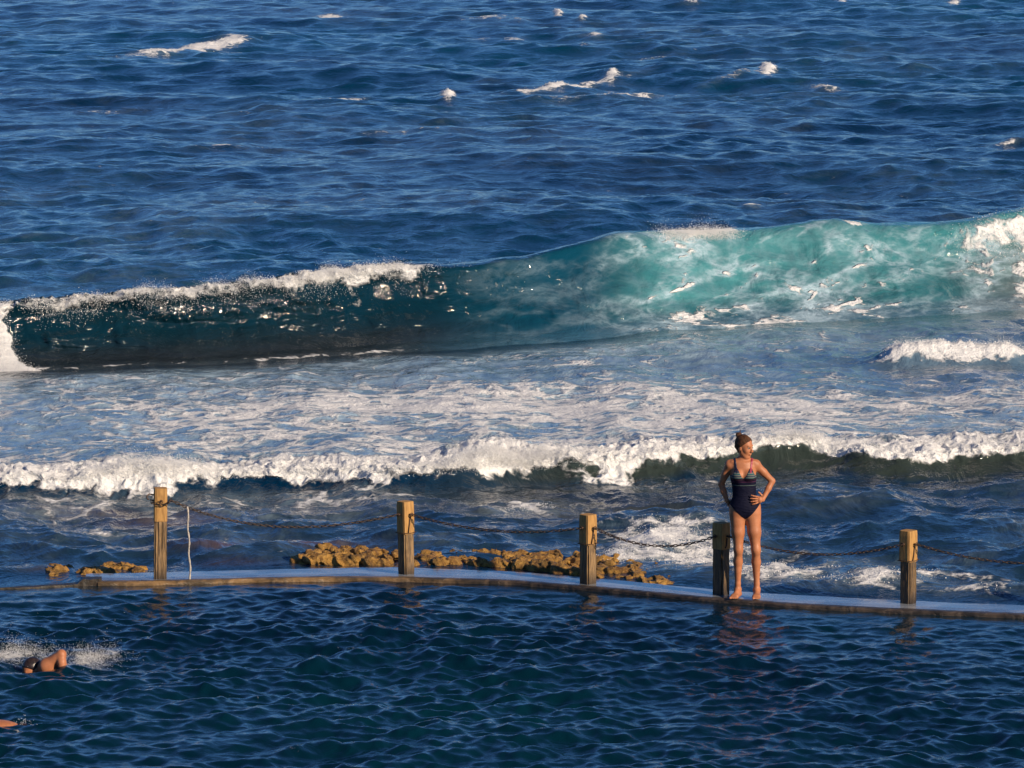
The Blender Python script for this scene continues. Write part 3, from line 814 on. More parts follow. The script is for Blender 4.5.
def build_woman():
    foot = Vp(743.5, 597.5, .046)
    h = .0055
    S = Sdf((-.31, -.27, -.02), (.37, .22, 1.72), h)
    # torso
    S.ell((.012, .012, .925), (.168, .112, .125), .05)
    S.ell((.002, .004, 1.10), (.122, .086, .17), .06)
    S.ell((-.010, .004, 1.255), (.136, .098, .150), .05)
    S.ell((-.013, .018, 1.350), (.130, .072, .068), .05)
    for sx in (-.072, .050):
        S.ell((sx, -.076, 1.258), (.058, .052, .056), .03)
    for sx in (-.068, .092):
        S.ell((sx, .075, .885), (.085, .070, .088), .04)
    # shoulders, neck
    S.cone((-.02, .02, 1.395), (-.150, .022, 1.362), .038, .047, .04)
    S.cone((-.00, .02, 1.395), (.122, .022, 1.366), .038, .047, .04)
    S.cone((-.013, .028, 1.36), (-.004, .012, 1.49), .056, .047, .035)
    # collar bones
    S.cone((-.02, -.048, 1.378), (-.13, -.02, 1.392), .010, .010, .025)
    S.cone((.0, -.048, 1.378), (.105, -.02, 1.395), .010, .010, .025)
    # legs: thigh, knee, calf, ankle
    for hip, knee, ank, toe in (((-.066, .012, .85), (-.058, -.012, .495), (-.060, .035, .085), (-.115, -.125, .022)),
                                ((.094, .008, .85), (.128, -.030, .495), (.142, .030, .085), (.128, -.150, .020))):
        hip, knee, ank, toe = map(np.array, (hip, knee, ank, toe))
        mid = hip * .5 + knee * .5
        S.cone(hip, mid, .088, .068, .03); S.cone(mid, knee, .068, .045, .03)
        S.ell(knee + (0, -.012, .005), (.037, .037, .050), .03)
        calf = knee * .68 + ank * .32 + (0, .022, 0)
        S.cone(knee, calf, .042, .048, .03); S.cone(calf, ank + (0, 0, .05), .048, .028, .02)
        S.cone(ank + (0, 0, .05), ank, .029, .029, .02)
        S.ell(ank + (.026, 0, 0), (.012, .014, .016), .012); S.ell(ank + (-.026, 0, 0), (.012, .014, .016), .012)
        f = toe - ank; f[2] = 0; f /= np.linalg.norm(f); sd = np.array((-f[1], f[0], 0))
        heel = ank - f * .035; heel[2] = .030
        S.cone(heel, ank - (0, 0, .03), .030, .030, .02)
        ball = ank + f * .125; ball[2] = .024
        S.cone(ank - (0, 0, .015), ball + (0, 0, .004), .032, .021, .03)
        for q in (-1, 1): S.cone(heel + sd * .008 * q, ball + sd * .024 * q, .024, .022, .02)
        for i in range(5):
            o = (i - 2) * .0165
            L = (.050, .047, .043, .038, .032)[i if toe[0] > 0 else i]
            a = ball + sd * o; a[2] = .018
            b = a + f * (L * (1 if i else 1.05)); b[2] = .013
            S.cone(a, b, .011, .0095 if i else .012, .006)
    d_core = S.d.copy()
    # arms: her right (image left), hand behind the hip
    sh, el, wr = np.array((-.160, .022, 1.352)), np.array((-.232, .105, 1.205)), np.array((-.178, .100, 1.065))
    sh = np.array((-.160, .022, 1.352)); el = np.array((-.238, .100, 1.150)); wr = np.array((-.178, .060, .985))
    S.cone(sh, sh * .55 + el * .45, .044, .040, .03); S.cone(sh * .55 + el * .45, el, .040, .033, .02)
    S.cone(el, el * .6 + wr * .4, .033, .033, .015); S.cone(el * .6 + wr * .4, wr, .033, .022, .015)
    pc = wr + np.array((.030, .045, -.028))
    S.cone(wr, pc, .022, .026, .012); S.ell(pc, (.020, .042, .036), .01)
    for i in range(4):
        a = pc + np.array((.004, .030, .026 - i * .019)); L = (.9, 1.0, .95, .78)[i]
        finger(S, [a, a + np.array((.018, .030, -.002)) * L, a + np.array((.046, .045, -.006)) * L, a + np.array((.064, .046, -.010)) * L], .0095, .0072)
    finger(S, [wr + np.array((.008, -.006, -.022)), wr + np.array((.004, -.026, -.040)), wr + np.array((.012, -.046, -.046)), wr + np.array((.020, -.058, -.046))], .0115, .0085)
    # her left (image right), hand on the front of the hip
    sh = np.array((.130, .022, 1.354)); el = np.array((.300, .050, 1.188)); wr = np.array((.196, -.028, 1.008))
    S.cone(sh, sh * .55 + el * .45, .044, .039, .03); S.cone(sh * .55 + el * .45, el, .039, .032, .02)
    S.cone(el, el * .6 + wr * .4, .032, .032, .015); S.cone(el * .6 + wr * .4, wr, .032, .022, .015)
    pc = wr + np.array((-.034, -.048, .006))
    S.cone(wr, pc, .022, .024, .012); S.ell(pc, (.032, .028, .036), .01)
    for i in range(4):
        a = pc + np.array((-.020, -.012, .032 - i * .020)); L = (.92, 1.0, .95, .78)[i]
        dz = (.012, .003, -.006, -.015)[i]
        finger(S, [a, a + np.array((-.026, -.018, dz * .5)) * L, a + np.array((-.056, -.022, dz)) * L, a + np.array((-.078, -.018, dz * 1.5)) * L], .0095, .0074)
    finger(S, [wr + np.array((-.002, .004, .014)), wr + np.array((-.012, .012, .044)), wr + np.array((-.030, .008, .066)), wr + np.array((-.044, .002, .076))], .0120, .0088)
    # head
    hc = (.002, .000, 1.545)
    yaw = math.radians(52)
    Fw = (math.sin(yaw), -math.cos(yaw), -.16)
    R, P = head(S, hc, Fw, (-.04, 0, 1))
    V, Fc = surface_nets(S.d, S.lo, h)
    body = mesh_np('person', V, Fc, SKIN, None, True)
    body.location = foot; body.scale = (.955, 1, 1)
    tag(body, 'woman in navy swimsuit with striped bust standing barefoot on the pool wall, hands on hips', 'person')
    sm = body.modifiers.new('s', 'SMOOTH'); sm.factor = .5; sm.iterations = 2
    # hair
    Hh = Sdf((-.16, -.16, 1.40), (.16, .17, 1.73), .005)
    Hh.ell(P(-.018, 0, .030), (.099, .081, .091), .02, R)
    Hh.cone(P(-.085, 0, -.010), P(-.06, 0, -.045), .035, .030, .02)
    x, y, z = Hh.coords()
    rel = lambda: (x - hc[0], y - hc[1], z - hc[2])
    a, b, c = rel()
    f_ = R[0, 0] * a + R[1, 0] * b + R[2, 0] * c
    s_ = R[0, 1] * a + R[1, 1] * b + R[2, 1] * c
    u_ = R[0, 2] * a + R[1, 2] * b + R[2, 2] * c
    cut = np.minimum((f_ - .018) * 1.0, 1e3)
    cutp = (f_ - .014) - (u_ - .02) * .82 - .004          # slanting hairline: forward at the crown, back at the ear
    cutp = np.minimum(cutp, 9)
    Hh.d = np.maximum(Hh.d, cutp.astype(np.float32) * .75)
    Hh.d = np.maximum(Hh.d, (-(u_ + .075)).astype(np.float32))
    Hh.ell(P(-.090, 0, .100), (.031, .034, .030), .004, R)
    bx, by, bz = [np.broadcast_to(q, Hh.d.shape).reshape(-1) for q in Hh.coords()]
    Hh.d += ((billow(bx * 38 + by * 30, bz * 16, 401, 2).reshape(Hh.d.shape) - .5) * -.009).astype(np.float32)
    for a_, b_ in (((.02, .070, -.03), (.03, .066, -.075)), ((.01, -.072, -.03), (.02, -.066, -.085)), ((-.08, .03, -.05), (-.075, .025, -.10)), ((-.10, -.01, .12), (-.13, -.02, .12)), ((-.09, .02, .13), (-.10, .03, .155))):
        Hh.cone(P(*a_), P(*b_), .006, .0035, .004)
    Vh, Fh = surface_nets(Hh.d, Hh.lo, Hh.h)
    t = NT('brown_hair'); p = t.objpos((1, 1, .3))
    n = t.noise(60, 4, .7, 1.2, p)
    t.link(t.mix(t.range(n, .35, .65), (.030, .013, .007), (.10, .042, .018)), t.b.inputs['Base Color'])
    t.b.inputs['Roughness'].default_value = .7; t.b.inputs['Specular IOR Level'].default_value = .2; t.bump(n, .006)
    hair = mesh_np('hair', Vh, Fh, t.m, body, True); hair['label'] = 'brown hair tied up in a small bun'
    # eyes
    wm = simple('eye_white', (.42, .36, .32), .4); dm = simple('iris_dark', (.02, .012, .008), .15)
    for sd in (-1, 1):
        Se = Sdf(np.array(P(.075, sd * .030, .006)) - .02, np.array(P(.075, sd * .030, .006)) + .02, .002)
        Se.ell(P(.0755, sd * .030, .006), (.0112, .0125, .0085), .001, R)
        ve, fe = surface_nets(Se.d, Se.lo, Se.h)
        e = mesh_np('eye', ve, fe, wm, body, True)
        Si = Sdf(np.array(P(.085, sd * .030, .006)) - .012, np.array(P(.085, sd * .030, .006)) + .012, .0015)
        Si.ell(P(.0840, sd * .030, .006), (.0056, .0075, .0075), .001, R)
        ve, fe = surface_nets(Si.d, Si.lo, Si.h)
        mesh_np('iris', ve, fe, dm, e, True)
    # swimsuit
    S.d = d_core
    x, y, z = S.coords()
    xp = np.abs(x + .010 - .02 * np.clip(1.2 - z, 0, .4) / .3)
    front = (y < .015)
    top = np.where(front, 1.236 + .098 * sstep(.004, .074, xp) - .075 * sstep(.080, .130, xp), 1.20 + .05 * sstep(.02, .09, xp))
    low = .812 + np.where(front, .155 * np.clip(xp / .165, 0, 1.1) ** 1.25, .10 * np.clip((xp - .03) / .14, 0, 1.1) ** 1.4)
    reg = np.maximum(z - top, low - z) * .8
    d = np.maximum(d_core - .0045, reg)
    d = np.maximum(d, xp - .20)
    Vs, Fs = surface_nets(d.astype(np.float32), S.lo, h)
    t = NT('swimsuit_fabric'); sx = t.n.new('ShaderNodeSeparateXYZ'); t.link(t.objpos(), sx.inputs[0])
    cr = t.n.new('ShaderNodeValToRGB'); t.link(t.range(sx.outputs[2], 1.13, 1.33, 0, 1, False), cr.inputs[0])
    cr.color_ramp.interpolation = 'CONSTANT'
    navy = (.005, .006, .020)
    st = [(0, navy), (.13, (.12, .17, .15)), (.15, navy), (.30, (.05, .016, .045)), (.36, navy), (.44, (.12, .04, .05)), (.46, navy), (.52, (.05, .11, .11)), (.56, (.16, .17, .15)), (.60, (.02, .04, .07)), (.66, (.15, .15, .13)), (.70, (.03, .08, .09)), (.78, (.17, .17, .15)), (.82, (.02, .04, .07)), (.90, (.10, .04, .06)), (.93, (.01, .015, .04))]
    e = cr.color_ramp.elements
    e[0].position = 0; e[0].color = (*navy, 1); e[1].position = st[1][0]; e[1].color = (*st[1][1], 1)
    for p_, c_ in st[2:]:
        q = e.new(p_); q.color = (*c_, 1)
    t.link(cr.outputs[0], t.b.inputs['Base Color']); t.b.inputs['Roughness'].default_value = .7; t.b.inputs['Specular IOR Level'].default_value = .12
    t.bump(t.noise(14, 3, .5, .6, t.objpos((1, 1, 2.4))), .010)
    suit = mesh_np('swimsuit', Vs, Fs, t.m, body, True); suit['label'] = 'navy one piece swimsuit with pale stripes across the bust'
    for cx, col in ((-.086, (.012, .014, .04)), (.066, (.35, .04, .07))):
        sl = np.abs(x - cx - .014 * (z - 1.31) / .1 * (1 if cx > 0 else -1)) - .011
        d = np.maximum(np.maximum(d_core - .0050, sl), np.where(front, 1.285, 1.22) - z)
        vs, fs = surface_nets(d.astype(np.float32), S.lo, h)
        mesh_np('strap', vs, fs, simple('strap_fabric', col, .5), body, True)
    return body


def build_swimmers():
    # first: mid-stroke, elbow high
    h = .008
    S = Sdf((-.42, -.45, -.45), (1.45, .55, .36), h)
    Fw = (-.75, -.45, -.45)
    S.ell((.05, .02, -.005), (.15, .20, .100), .05)
    S.ell((.28, .06, -.125), (.26, .16, .10), .06)
    S.ell((.60, .12, -.22), (.19, .155, .10), .06)
    R, P = head(S, (-.145, -.03, .000), Fw, (-.35, 0, 1))
    S.cone((-.10, 0, -.01), (.02, .02, -.01), .055, .07, .03)
    sh, el, wr = np.array((.000, -.12, .055)), np.array((.142, -.165, .175)), np.array((.155, -.235, .000))
    S.cone((.02, -.04, .03), sh, .075, .070, .06)
    S.cone(sh, el, .066, .046, .04); S.cone(el, el * .6 + wr * .4, .040, .040, .02); S.cone(el * .6 + wr * .4, wr, .040, .027, .02)
    pc = wr + np.array((-.005, -.02, -.05)); S.cone(wr, pc, .027, .030, .01); S.ell(pc, (.022, .038, .045), .01)
    for i in range(4):
        a = pc + np.array((-.004, -.028 + i * .019, -.030)); finger(S, [a, a + np.array((-.006, -.004, -.035)), a + np.array((-.016, -.006, -.066 + .006 * abs(i - 1.5)))], .010, .008)
    finger(S, [wr + np.array((0, .02, -.02)), wr + np.array((-.012, .040, -.045)), wr + np.array((-.022, .046, -.070))], .012, .009)
    # other arm reaching forward under the surface
    sh, el, wr = np.array((.00, .17, -.03)), np.array((-.16, .26, -.16)), np.array((-.33, .30, -.25))
    S.cone(sh, el, .055, .04, .03); S.cone(el, wr, .04, .028, .02)
    S.ell(wr + (-.03, .01, -.02), (.045, .035, .02), .01)
    for i in range(4):
        a = wr + np.array((-.055, -.022 + i * .02, -.03)); finger(S, [a, a + np.array((-.03, 0, -.014)), a + np.array((-.04, .002, -.05))], .010, .008)
    finger(S, [wr + np.array((-.02, -.02, -.02)), wr + np.array((-.04, -.05, -.03)), wr + np.array((-.06, -.06, -.035))], .011, .009)
    for q, dz in ((-.07, .02), (.09, -.04)):
        a, b, c = np.array((.68, .13 + q, -.25)), np.array((1.05, .20 + q, -.28 + dz)), np.array((1.36, .27 + q, -.20 + dz))
        S.cone(a, b, .085, .052, .04); S.cone(b, c, .052, .030, .02); S.cone(c, c + (.06, .02, -.02), .030, .02, .02)
    V, Fc = surface_nets(S.d, S.lo, h)
    b = mesh_np('person', V, Fc, SKIN, None, True); b.location = SW + Vector((0, 0, -.018))
    tag(b, 'swimmer in the pool with one bent arm raised out of the water amid white splash', 'person')
    Hh = Sdf((-.32, -.2, -.16), (.04, .14, .16), .006)
    Hh.ell(P(-.016, 0, .032), (.098, .080, .090), .02, R)
    x, y, z = Hh.coords(); a, bb, c = x + .145, y + .03, z
    f_ = R[0, 0] * a + R[1, 0] * bb + R[2, 0] * c; u_ = R[0, 2] * a + R[1, 2] * bb + R[2, 2] * c
    Hh.d = np.maximum(Hh.d, ((f_ - .02) - (u_ - .02) * .8).astype(np.float32))
    vh, fh = surface_nets(Hh.d, Hh.lo, Hh.h)
    hr = mesh_np('hair', vh, fh, simple('wet_hair', (.018, .013, .012), .25, (.035, .022, .018), 40, .004), b); hr['label'] = 'wet dark hair'
    # second: mostly under water at the lower left edge
    h = .009
    S = Sdf((-1.5, -.35, -.40), (.36, .35, .16), h)
    S.ell((-.05, 0, -.035), (.23, .15, .075), .05); S.ell((-.38, .0, -.09), (.26, .14, .09), .06); S.ell((-.65, 0, -.14), (.17, .15, .10), .05)
    R, P = head(S, (.19, .02, -.115), (.8, -.2, -.6), (.5, 0, .8))
    S.cone((.08, 0, -.07), (.15, .01, -.10), .06, .055, .03)
    for q in (-1, 1):
        a, e, w = np.array((.02, q * .16, -.07)), np.array((-.12, q * .24, -.19)), np.array((.02, q * .27, -.32))
        S.cone(a, e, .055, .04, .03); S.cone(e, w, .04, .028, .02); S.ell(w + (.04, 0, -.02), (.045, .036, .02), .01)
        for i in range(4):
            s_ = w + np.array((.07, -.028 + i * .019, -.03)); finger(S, [s_, s_ + np.array((.035, 0, -.008)), s_ + np.array((.06, 0, -.024))], .010, .008)
        finger(S, [w + np.array((.02, -q * .02, -.02)), w + np.array((.045, -q * .05, -.02)), w + np.array((.06, -q * .062, -.02))], .011, .009)
        a, e, w = np.array((-.72, q * .08, -.17)), np.array((-1.08, q * .10, -.22)), np.array((-1.40, q * .10, -.20))
        S.cone(a, e, .085, .052, .04); S.cone(e, w, .052, .030, .02)
    V, Fc = surface_nets(S.d, S.lo, h)
    b2 = mesh_np('person', V, Fc, SKIN, None, True); b2.location = Vp(0, 721, 0) + Vector((0, 0, -.030))
    tag(b2, 'swimmer almost wholly under water, only the reddish back showing at the lower left edge', 'person')
    Hh = Sdf((.04, -.14, -.26), (.36, .18, .04), .007)
    Hh.ell(P(-.016, 0, .032), (.098, .080, .090), .02, R)
    x, y, z = Hh.coords(); a, bb, c = x - .19, y - .02, z + .115
    f_ = R[0, 0] * a + R[1, 0] * bb + R[2, 0] * c; u_ = R[0, 2] * a + R[1, 2] * bb + R[2, 2] * c
    Hh.d = np.maximum(Hh.d, ((f_ - .02) - (u_ - .02) * .8).astype(np.float32))
    vh, fh = surface_nets(Hh.d, Hh.lo, Hh.h)
    mesh_np('hair', vh, fh, bpy.data.materials['wet_hair'], b2)


# ================================================================== POSTS
def box_mesh(name, w, d, z0, z1, mat, parent, seed, rough, nx=7, nz=26, bevel=.006, top_drop=0.0):
    """Square timber with worn, uneven faces."""
    # ring of points round the square
    ring = []
    for k in range(4):
        for i in range(nx):
            t = i / nx
            a = [(-1, -1), (1, -1), (1, 1), (-1, 1)][k]; b = [(1, -1), (1, 1), (-1, 1), (-1, -1)][k]
            ring.append((a[0] + (b[0] - a[0]) * t, a[1] + (b[1] - a[1]) * t, i == 0))
    n = len(ring); V = []
    r = np.random.default_rng(seed)
    groove = r.random(n) ** 3
    zs = np.linspace(z0, z1, nz)
    for iz, z in enumerate(zs):
        for i, (x, y, c) in enumerate(ring):
            s = 1 - (bevel * 2.2 / w if c else 0)
            g = rough * groove[i] * (.5 + .5 * float(vn(np.array([i * 1.7]), np.array([z * 5.0]), seed)[0]) * 2)
            g += rough * .5 * float(vn(np.array([i * 3.7]), np.array([z * 14.0]), seed + 3)[0])
            s2 = s - g / (w * .5)
            if iz == nz - 1: s2 -= bevel / w
            V.append((x * w / 2 * s2, y * d / 2 * s2, z + (bevel * -.0)))
    Fq = []
    for iz in range(nz - 1):
        for i in range(n):
            j = (i + 1) % n
            Fq.append((iz * n + i, iz * n + j, (iz + 1) * n + j, (iz + 1) * n + i))
    m = bpy.data.meshes.new(name)
    topv = len(V); inner = [(V[(nz - 1) * n + i][0] * .96, V[(nz - 1) * n + i][1] * .96, z1 + bevel * .6) for i in range(n)]
    V += inner
    for i in range(n):
        j = (i + 1) % n
        Fq.append(((nz - 1) * n + i, (nz - 1) * n + j, topv + j, topv + i))
    Fq.append(tuple(topv + i for i in range(n)))
    Fq.append(tuple(reversed(range(n))))
    m.from_pydata(V, [], Fq); m.materials.append(mat)
    o = bpy.data.objects.new(name, m); COL.objects.link(o); o.parent = parent
    return o


def tube(name, pts, r, mat, parent=None, n=8, closed=False):
    pts = [Vector(p) for p in pts]; V = []; Fq = []
    N = len(pts); up = None
    for i, p in enumerate(pts):
        a = pts[(i - 1) % N] if (closed or i) else p; b = pts[(i + 1) % N] if (closed or i < N - 1) else p
        t = (b - a).normalized()
        if up is None: up = Vector((0, 0, 1)) if abs(t.z) < .9 else Vector((1, 0, 0))
        sd = t.cross(up).normalized(); up = sd.cross(t).normalized()
        for k in range(n):
            q = 2 * math.pi * k / n
            V.append(p + (sd * math.cos(q) + up * math.sin(q)) * (r[i] if hasattr(r, '__len__') else r))
    for i in range(N if closed else N - 1):
        for k in range(n):
            a = i * n + k; b = i * n + (k + 1) % n; c = ((i + 1) % N) * n + (k + 1) % n; d = ((i + 1) % N) * n + k
            Fq.append((a, b, c, d))
    if not closed: Fq.append(tuple(reversed(range(n)))); Fq.append(tuple((N - 1) * n + k for k in range(n)))
    m = bpy.data.meshes.new(name); m.from_pydata([tuple(v) for v in V], [], Fq)
    for p in m.polygons: p.use_smooth = True
    if mat: m.materials.append(mat)
    o = bpy.data.objects.new(name, m); COL.objects.link(o)
    if parent: o.parent = parent
    return o


def link_template(L=.056, Wd=.032, r=.0052, nu=14, nv=6):
    pts = []
    st = L / 2 - Wd / 2
    for i in range(nu):
        a = 2 * math.pi * i / nu
        pts.append((math.cos(a) * (Wd / 2 - r) + (st if math.cos(a) >= 0 else -st), math.sin(a) * (Wd / 2 - r), 0))
    V = []; Fq = []
    for i, p in enumerate(pts):
        a = Vector(pts[i - 1]); b = Vector(pts[(i + 1) % nu]); t = (b - a).normalized(); sd = t.cross(Vector((0, 0, 1)))
        for k in range(nv):
            q = 2 * math.pi * k / nv; v = Vector(p) + sd * math.cos(q) * r + Vector((0, 0, math.sin(q) * r)); V.append(tuple(v))
    for i in range(nu):
        for k in range(nv):
            Fq.append((i * nv + k, i * nv + (k + 1) % nv, ((i + 1) % nu) * nv + (k + 1) % nv, ((i + 1) % nu) * nv + k))
    return np.array(V), np.array(Fq)


LV, LF = link_template()


def chain(name, path, mat, parent=None, step=.040):
    path = [Vector(p) for p in path]
    # resample
    seg = [0]
    for a, b in zip(path, path[1:]): seg.append(seg[-1] + (b - a).length)
    n = max(2, int(seg[-1] / step)); Vs = []; Fs = []
    P = np.array([tuple(p) for p in path]); S_ = np.array(seg)
    f = lambda q: np.array([np.interp(q, S_, P[:, i]) for i in range(3)])
    for i in range(n):
        q = (i + .5) * seg[-1] / n
        c = f(q); t = f(min(q + .02, seg[-1])) - f(max(q - .02, 0)); t /= np.linalg.norm(t)
        u = np.array((0, 0, 1.)) if abs(t[2]) < .9 else np.array((0, 1., 0)); sd = np.cross(u, t); sd /= np.linalg.norm(sd); up = np.cross(t, sd)
        a = math.radians(20 + 90 * (i % 2) + random.uniform(-14, 14))
        e1 = sd * math.cos(a) + up * math.sin(a); e2 = np.cross(t, e1)
        Vs.append(LV[:, :1] * t + LV[:, 1:2] * e1 + LV[:, 2:] * e2 + c); Fs.append(LF + len(LV) * i)
    return mesh_np(name, np.concatenate(Vs), np.concatenate(Fs), mat, parent, True)


def build_posts():
    head_m = wood_like('sawn_timber', (.47, .265, .088), (.33, .178, .058), (.15, .088, .036), (6, 6, .7))
    shaft_m = wood_like('weathered_timber', (.38, .25, .12), (.13, .085, .045), (.06, .045, .03), (9, 9, .45))
    # shaft with dark slimy foot
    t = NT('tidal_timber'); p = t.objpos((9, 9, .5)); a = t.noise(8, 6, .7, .6, p)
    sx = t.n.new('ShaderNodeSeparateXYZ'); t.link(t.objpos(), sx.inputs[0])
    hz = t.math('ADD', sx.outputs[2], t.math('MULTIPLY', a, .30))
    base = t.mix(t.range(a, .38, .6), (.32, .20, .085), (.075, .048, .026))
    t.link(t.mix(t.range(hz, .10, .34, 1, 0), base, (.030, .020, .012)), t.b.inputs['Base Color'])
    t.b.inputs['Roughness'].default_value = .6; t.bump(a, .006)
    t2 = NT('dark_tidal_timber'); p = t2.objpos((9, 9, .5)); a = t2.noise(8, 6, .7, .6, p)
    sx = t2.n.new('ShaderNodeSeparateXYZ'); t2.link(t2.objpos(), sx.inputs[0])
    hz = t2.math('ADD', sx.outputs[2], t2.math('MULTIPLY', a, .30))
    base = t2.mix(t2.range(a, .40, .6), (.17, .105, .045), (.045, .03, .018))
    t2.link(t2.mix(t2.range(hz, .10, .34, 1, 0), base, (.018, .013, .010)), t2.b.inputs['Base Color'])
    t2.b.inputs['Roughness'].default_value = .5; t2.bump(a, .006)
    iron = simple('rusty_iron', (.045, .030, .022), .65, (.11, .055, .03), 40, .003, metal=.3)
    chain_m = simple('dark_chain_steel', (.030, .026, .024), .5, (.09, .055, .035), 30, .001, metal=.5)
    # px, base y, top y, w, angle of the right face away from the camera (deg), head height fraction
    spec = [(160, 578.5, 488, .140, 8, .36, t.m, 'tall weathered timber post at the left end of the wall, pale rope hanging beside it'),
            (406.5, 574, 501.5, .145, 40, .44, t.m, 'weathered timber post between the two golden seaweed rocks, grooved below its square head'),
            (588, 583.5, 514.5, .145, 44, .43, t.m, 'timber post standing in front of the right end of the golden seaweed rocks'),
            (721, 594.5, 523, .145, 47, .36, t2.m, 'timber post directly beside the standing woman, dark and slimy below'),
            (908, 603, 530.5, .145, 49, .42, t2.m, 'dark foot timber post alone to the right of the woman'),
            (1126, 612, 540, .145, 60, .42, t2.m, 'timber post beyond the right edge holding the last chain')]
    out = []
    for i, (px, pb, pt, w, ang, hf, sm_, lab) in enumerate(spec):
        b = Vp(px, pb, .034)
        ztop = at_y(px, pt, b.y).z
        hh = ztop - .034
        root = empty('post', b, math.radians(ang))      # local -y face = right face turned by ang
        tag(root, lab, 'post', 'timber posts along the pool wall')
        root.rotation_euler = (math.radians((.6, -.8, .5, -.4, .3, 0)[i]), math.radians((.8, -.4, -.5, .6, -.7, 0)[i]), math.radians(ang))
        zs = hh * (1 - hf)
        box_mesh('post_shaft', w * .96, w * .96, -.06, zs + .01, sm_, root, 40 + i, .010, 9, 34, .010)
        box_mesh('post_head', w, w, zs, hh, head_m, root, 60 + i, .0016, 5, 8, .006)
        # eye bolt on the chain faces: rust strap on the right face and a ring at each side
        f = -w / 2
        zc = hh - .13
        bolt = tube('eye_bolt', [(.0, f + .01, zc), (.0, f - .022, zc)], .009, iron, root)
        R = .017
        tube('ring', [(math.cos(q) * R, f - .030, zc + math.sin(q) * R) for q in np.linspace(0, 2 * math.pi, 14, endpoint=False)], .0045, iron, bolt, 6, True)
        if i:
            tube('iron_strap', [(.002, f - .004, zc - .02), (-.012, f - .006, zc - .10), (-.028, f - .005, zs + .015)], .0065, iron, root)
        bolt2 = tube('eye_bolt', [(-w / 2 + .01, 0, zc), (-w / 2 - .022, 0, zc)], .009, iron, root)
        tube('ring', [(-w / 2 - .030, math.cos(q) * R, zc + math.sin(q) * R) for q in np.linspace(0, 2 * math.pi, 14, endpoint=False)], .0045, iron, bolt2, 6, True)
        if i in (1, 2, 4):
            tube('binding_wire', [(x_ * (w / 2 + .004), y_ * (w / 2 + .004), zs + .012 + .004 * math.sin(x_ * 3 + y_)) for x_, y_ in ((-1, -1), (0, -1), (1, -1), (1, 0), (1, 1), (0, 1), (-1, 1), (-1, 0))], .004, iron, root, 6, True)
        if i == 0:
            c = chain('chain_wrap', [(-w / 2 - .03, -.03, zc - .02), (-w / 2 - .012, f - .012, zc - .015), (0, f - .014, zc - .045), (w / 2 + .012, f - .012, zc - .01), (w / 2 + .04, -.01, zc + .02)], chain_m, root)
            tube('hook', [(-w / 2, 0, zc + .06), (-w / 2 - .05, -.01, zc + .07), (-w / 2 - .075, -.02, zc + .05), (-w / 2 - .07, -.02, zc + .02), (-w / 2 - .05, -.02, zc + .015)], .008, iron, root)
        M = Matrix.Translation(b) @ root.rotation_euler.to_matrix().to_4x4()
        right = M @ Vector((0, f - .035, zc)); left = M @ Vector((-w / 2 - .035, 0, zc))
        out.append((right, left))
    out0r = Vector(out[0][0]); out0r = at_y(172, 501, out0r.y - .02)
    ends = [(out0r, out[1][1], .17), (out[1][0], out[2][1], .10), (out[2][0], out[3][1], .14), (out[3][0], out[4][1], .14), (out[4][0], out[5][1], .14)]
    labs = ['dark chain sagging from the tall left post to the post between the rocks', 'dark chain sagging over the golden seaweed rocks between two posts',
            'dark chain sagging towards the post beside the woman', 'dark chain passing behind the woman to the rightmost post in view', 'dark chain running from the rightmost post out of the picture']
    res = []
    for k, ((a, b, sag), lab) in enumerate(zip(ends, labs)):
        L = (b - a).length
        path = []
        for q in np.linspace(0, 1, 60):
            p = a.lerp(b, q); p.z -= sag * 4 * q * (1 - q) * (1.0 + (.35 * (1 - q) if k == 0 else 0))
            path.append(p)
        o = chain('chain', path, chain_m); tag(o, lab, 'chain', 'chains between the timber posts')
        res.append(path)
    # pale rope hanging from the first chain
    p = min(res[0], key=lambda v: abs(project(v.x, v.y, v.z)[0] - 187))
    q = [p + Vector((0, -.01, .01))]
    for i in range(1, 26):
        q.append(Vector((p.x + .006 * math.sin(i * .7) - .0006 * i * 0 + .001 * i, p.y - .01, p.z + (.02 - p.z) * i / 25)))
    rp = tube('rope', q, [.010 + .0025 * math.sin(i * 2.2) for i in range(26)], simple('pale_rope', (.52, .48, .42), .8, (.30, .27, .23), 60, .004), None, 7)
    tag(rp, 'thin pale rope hanging straight down from the chain beside the tall left post', 'rope')


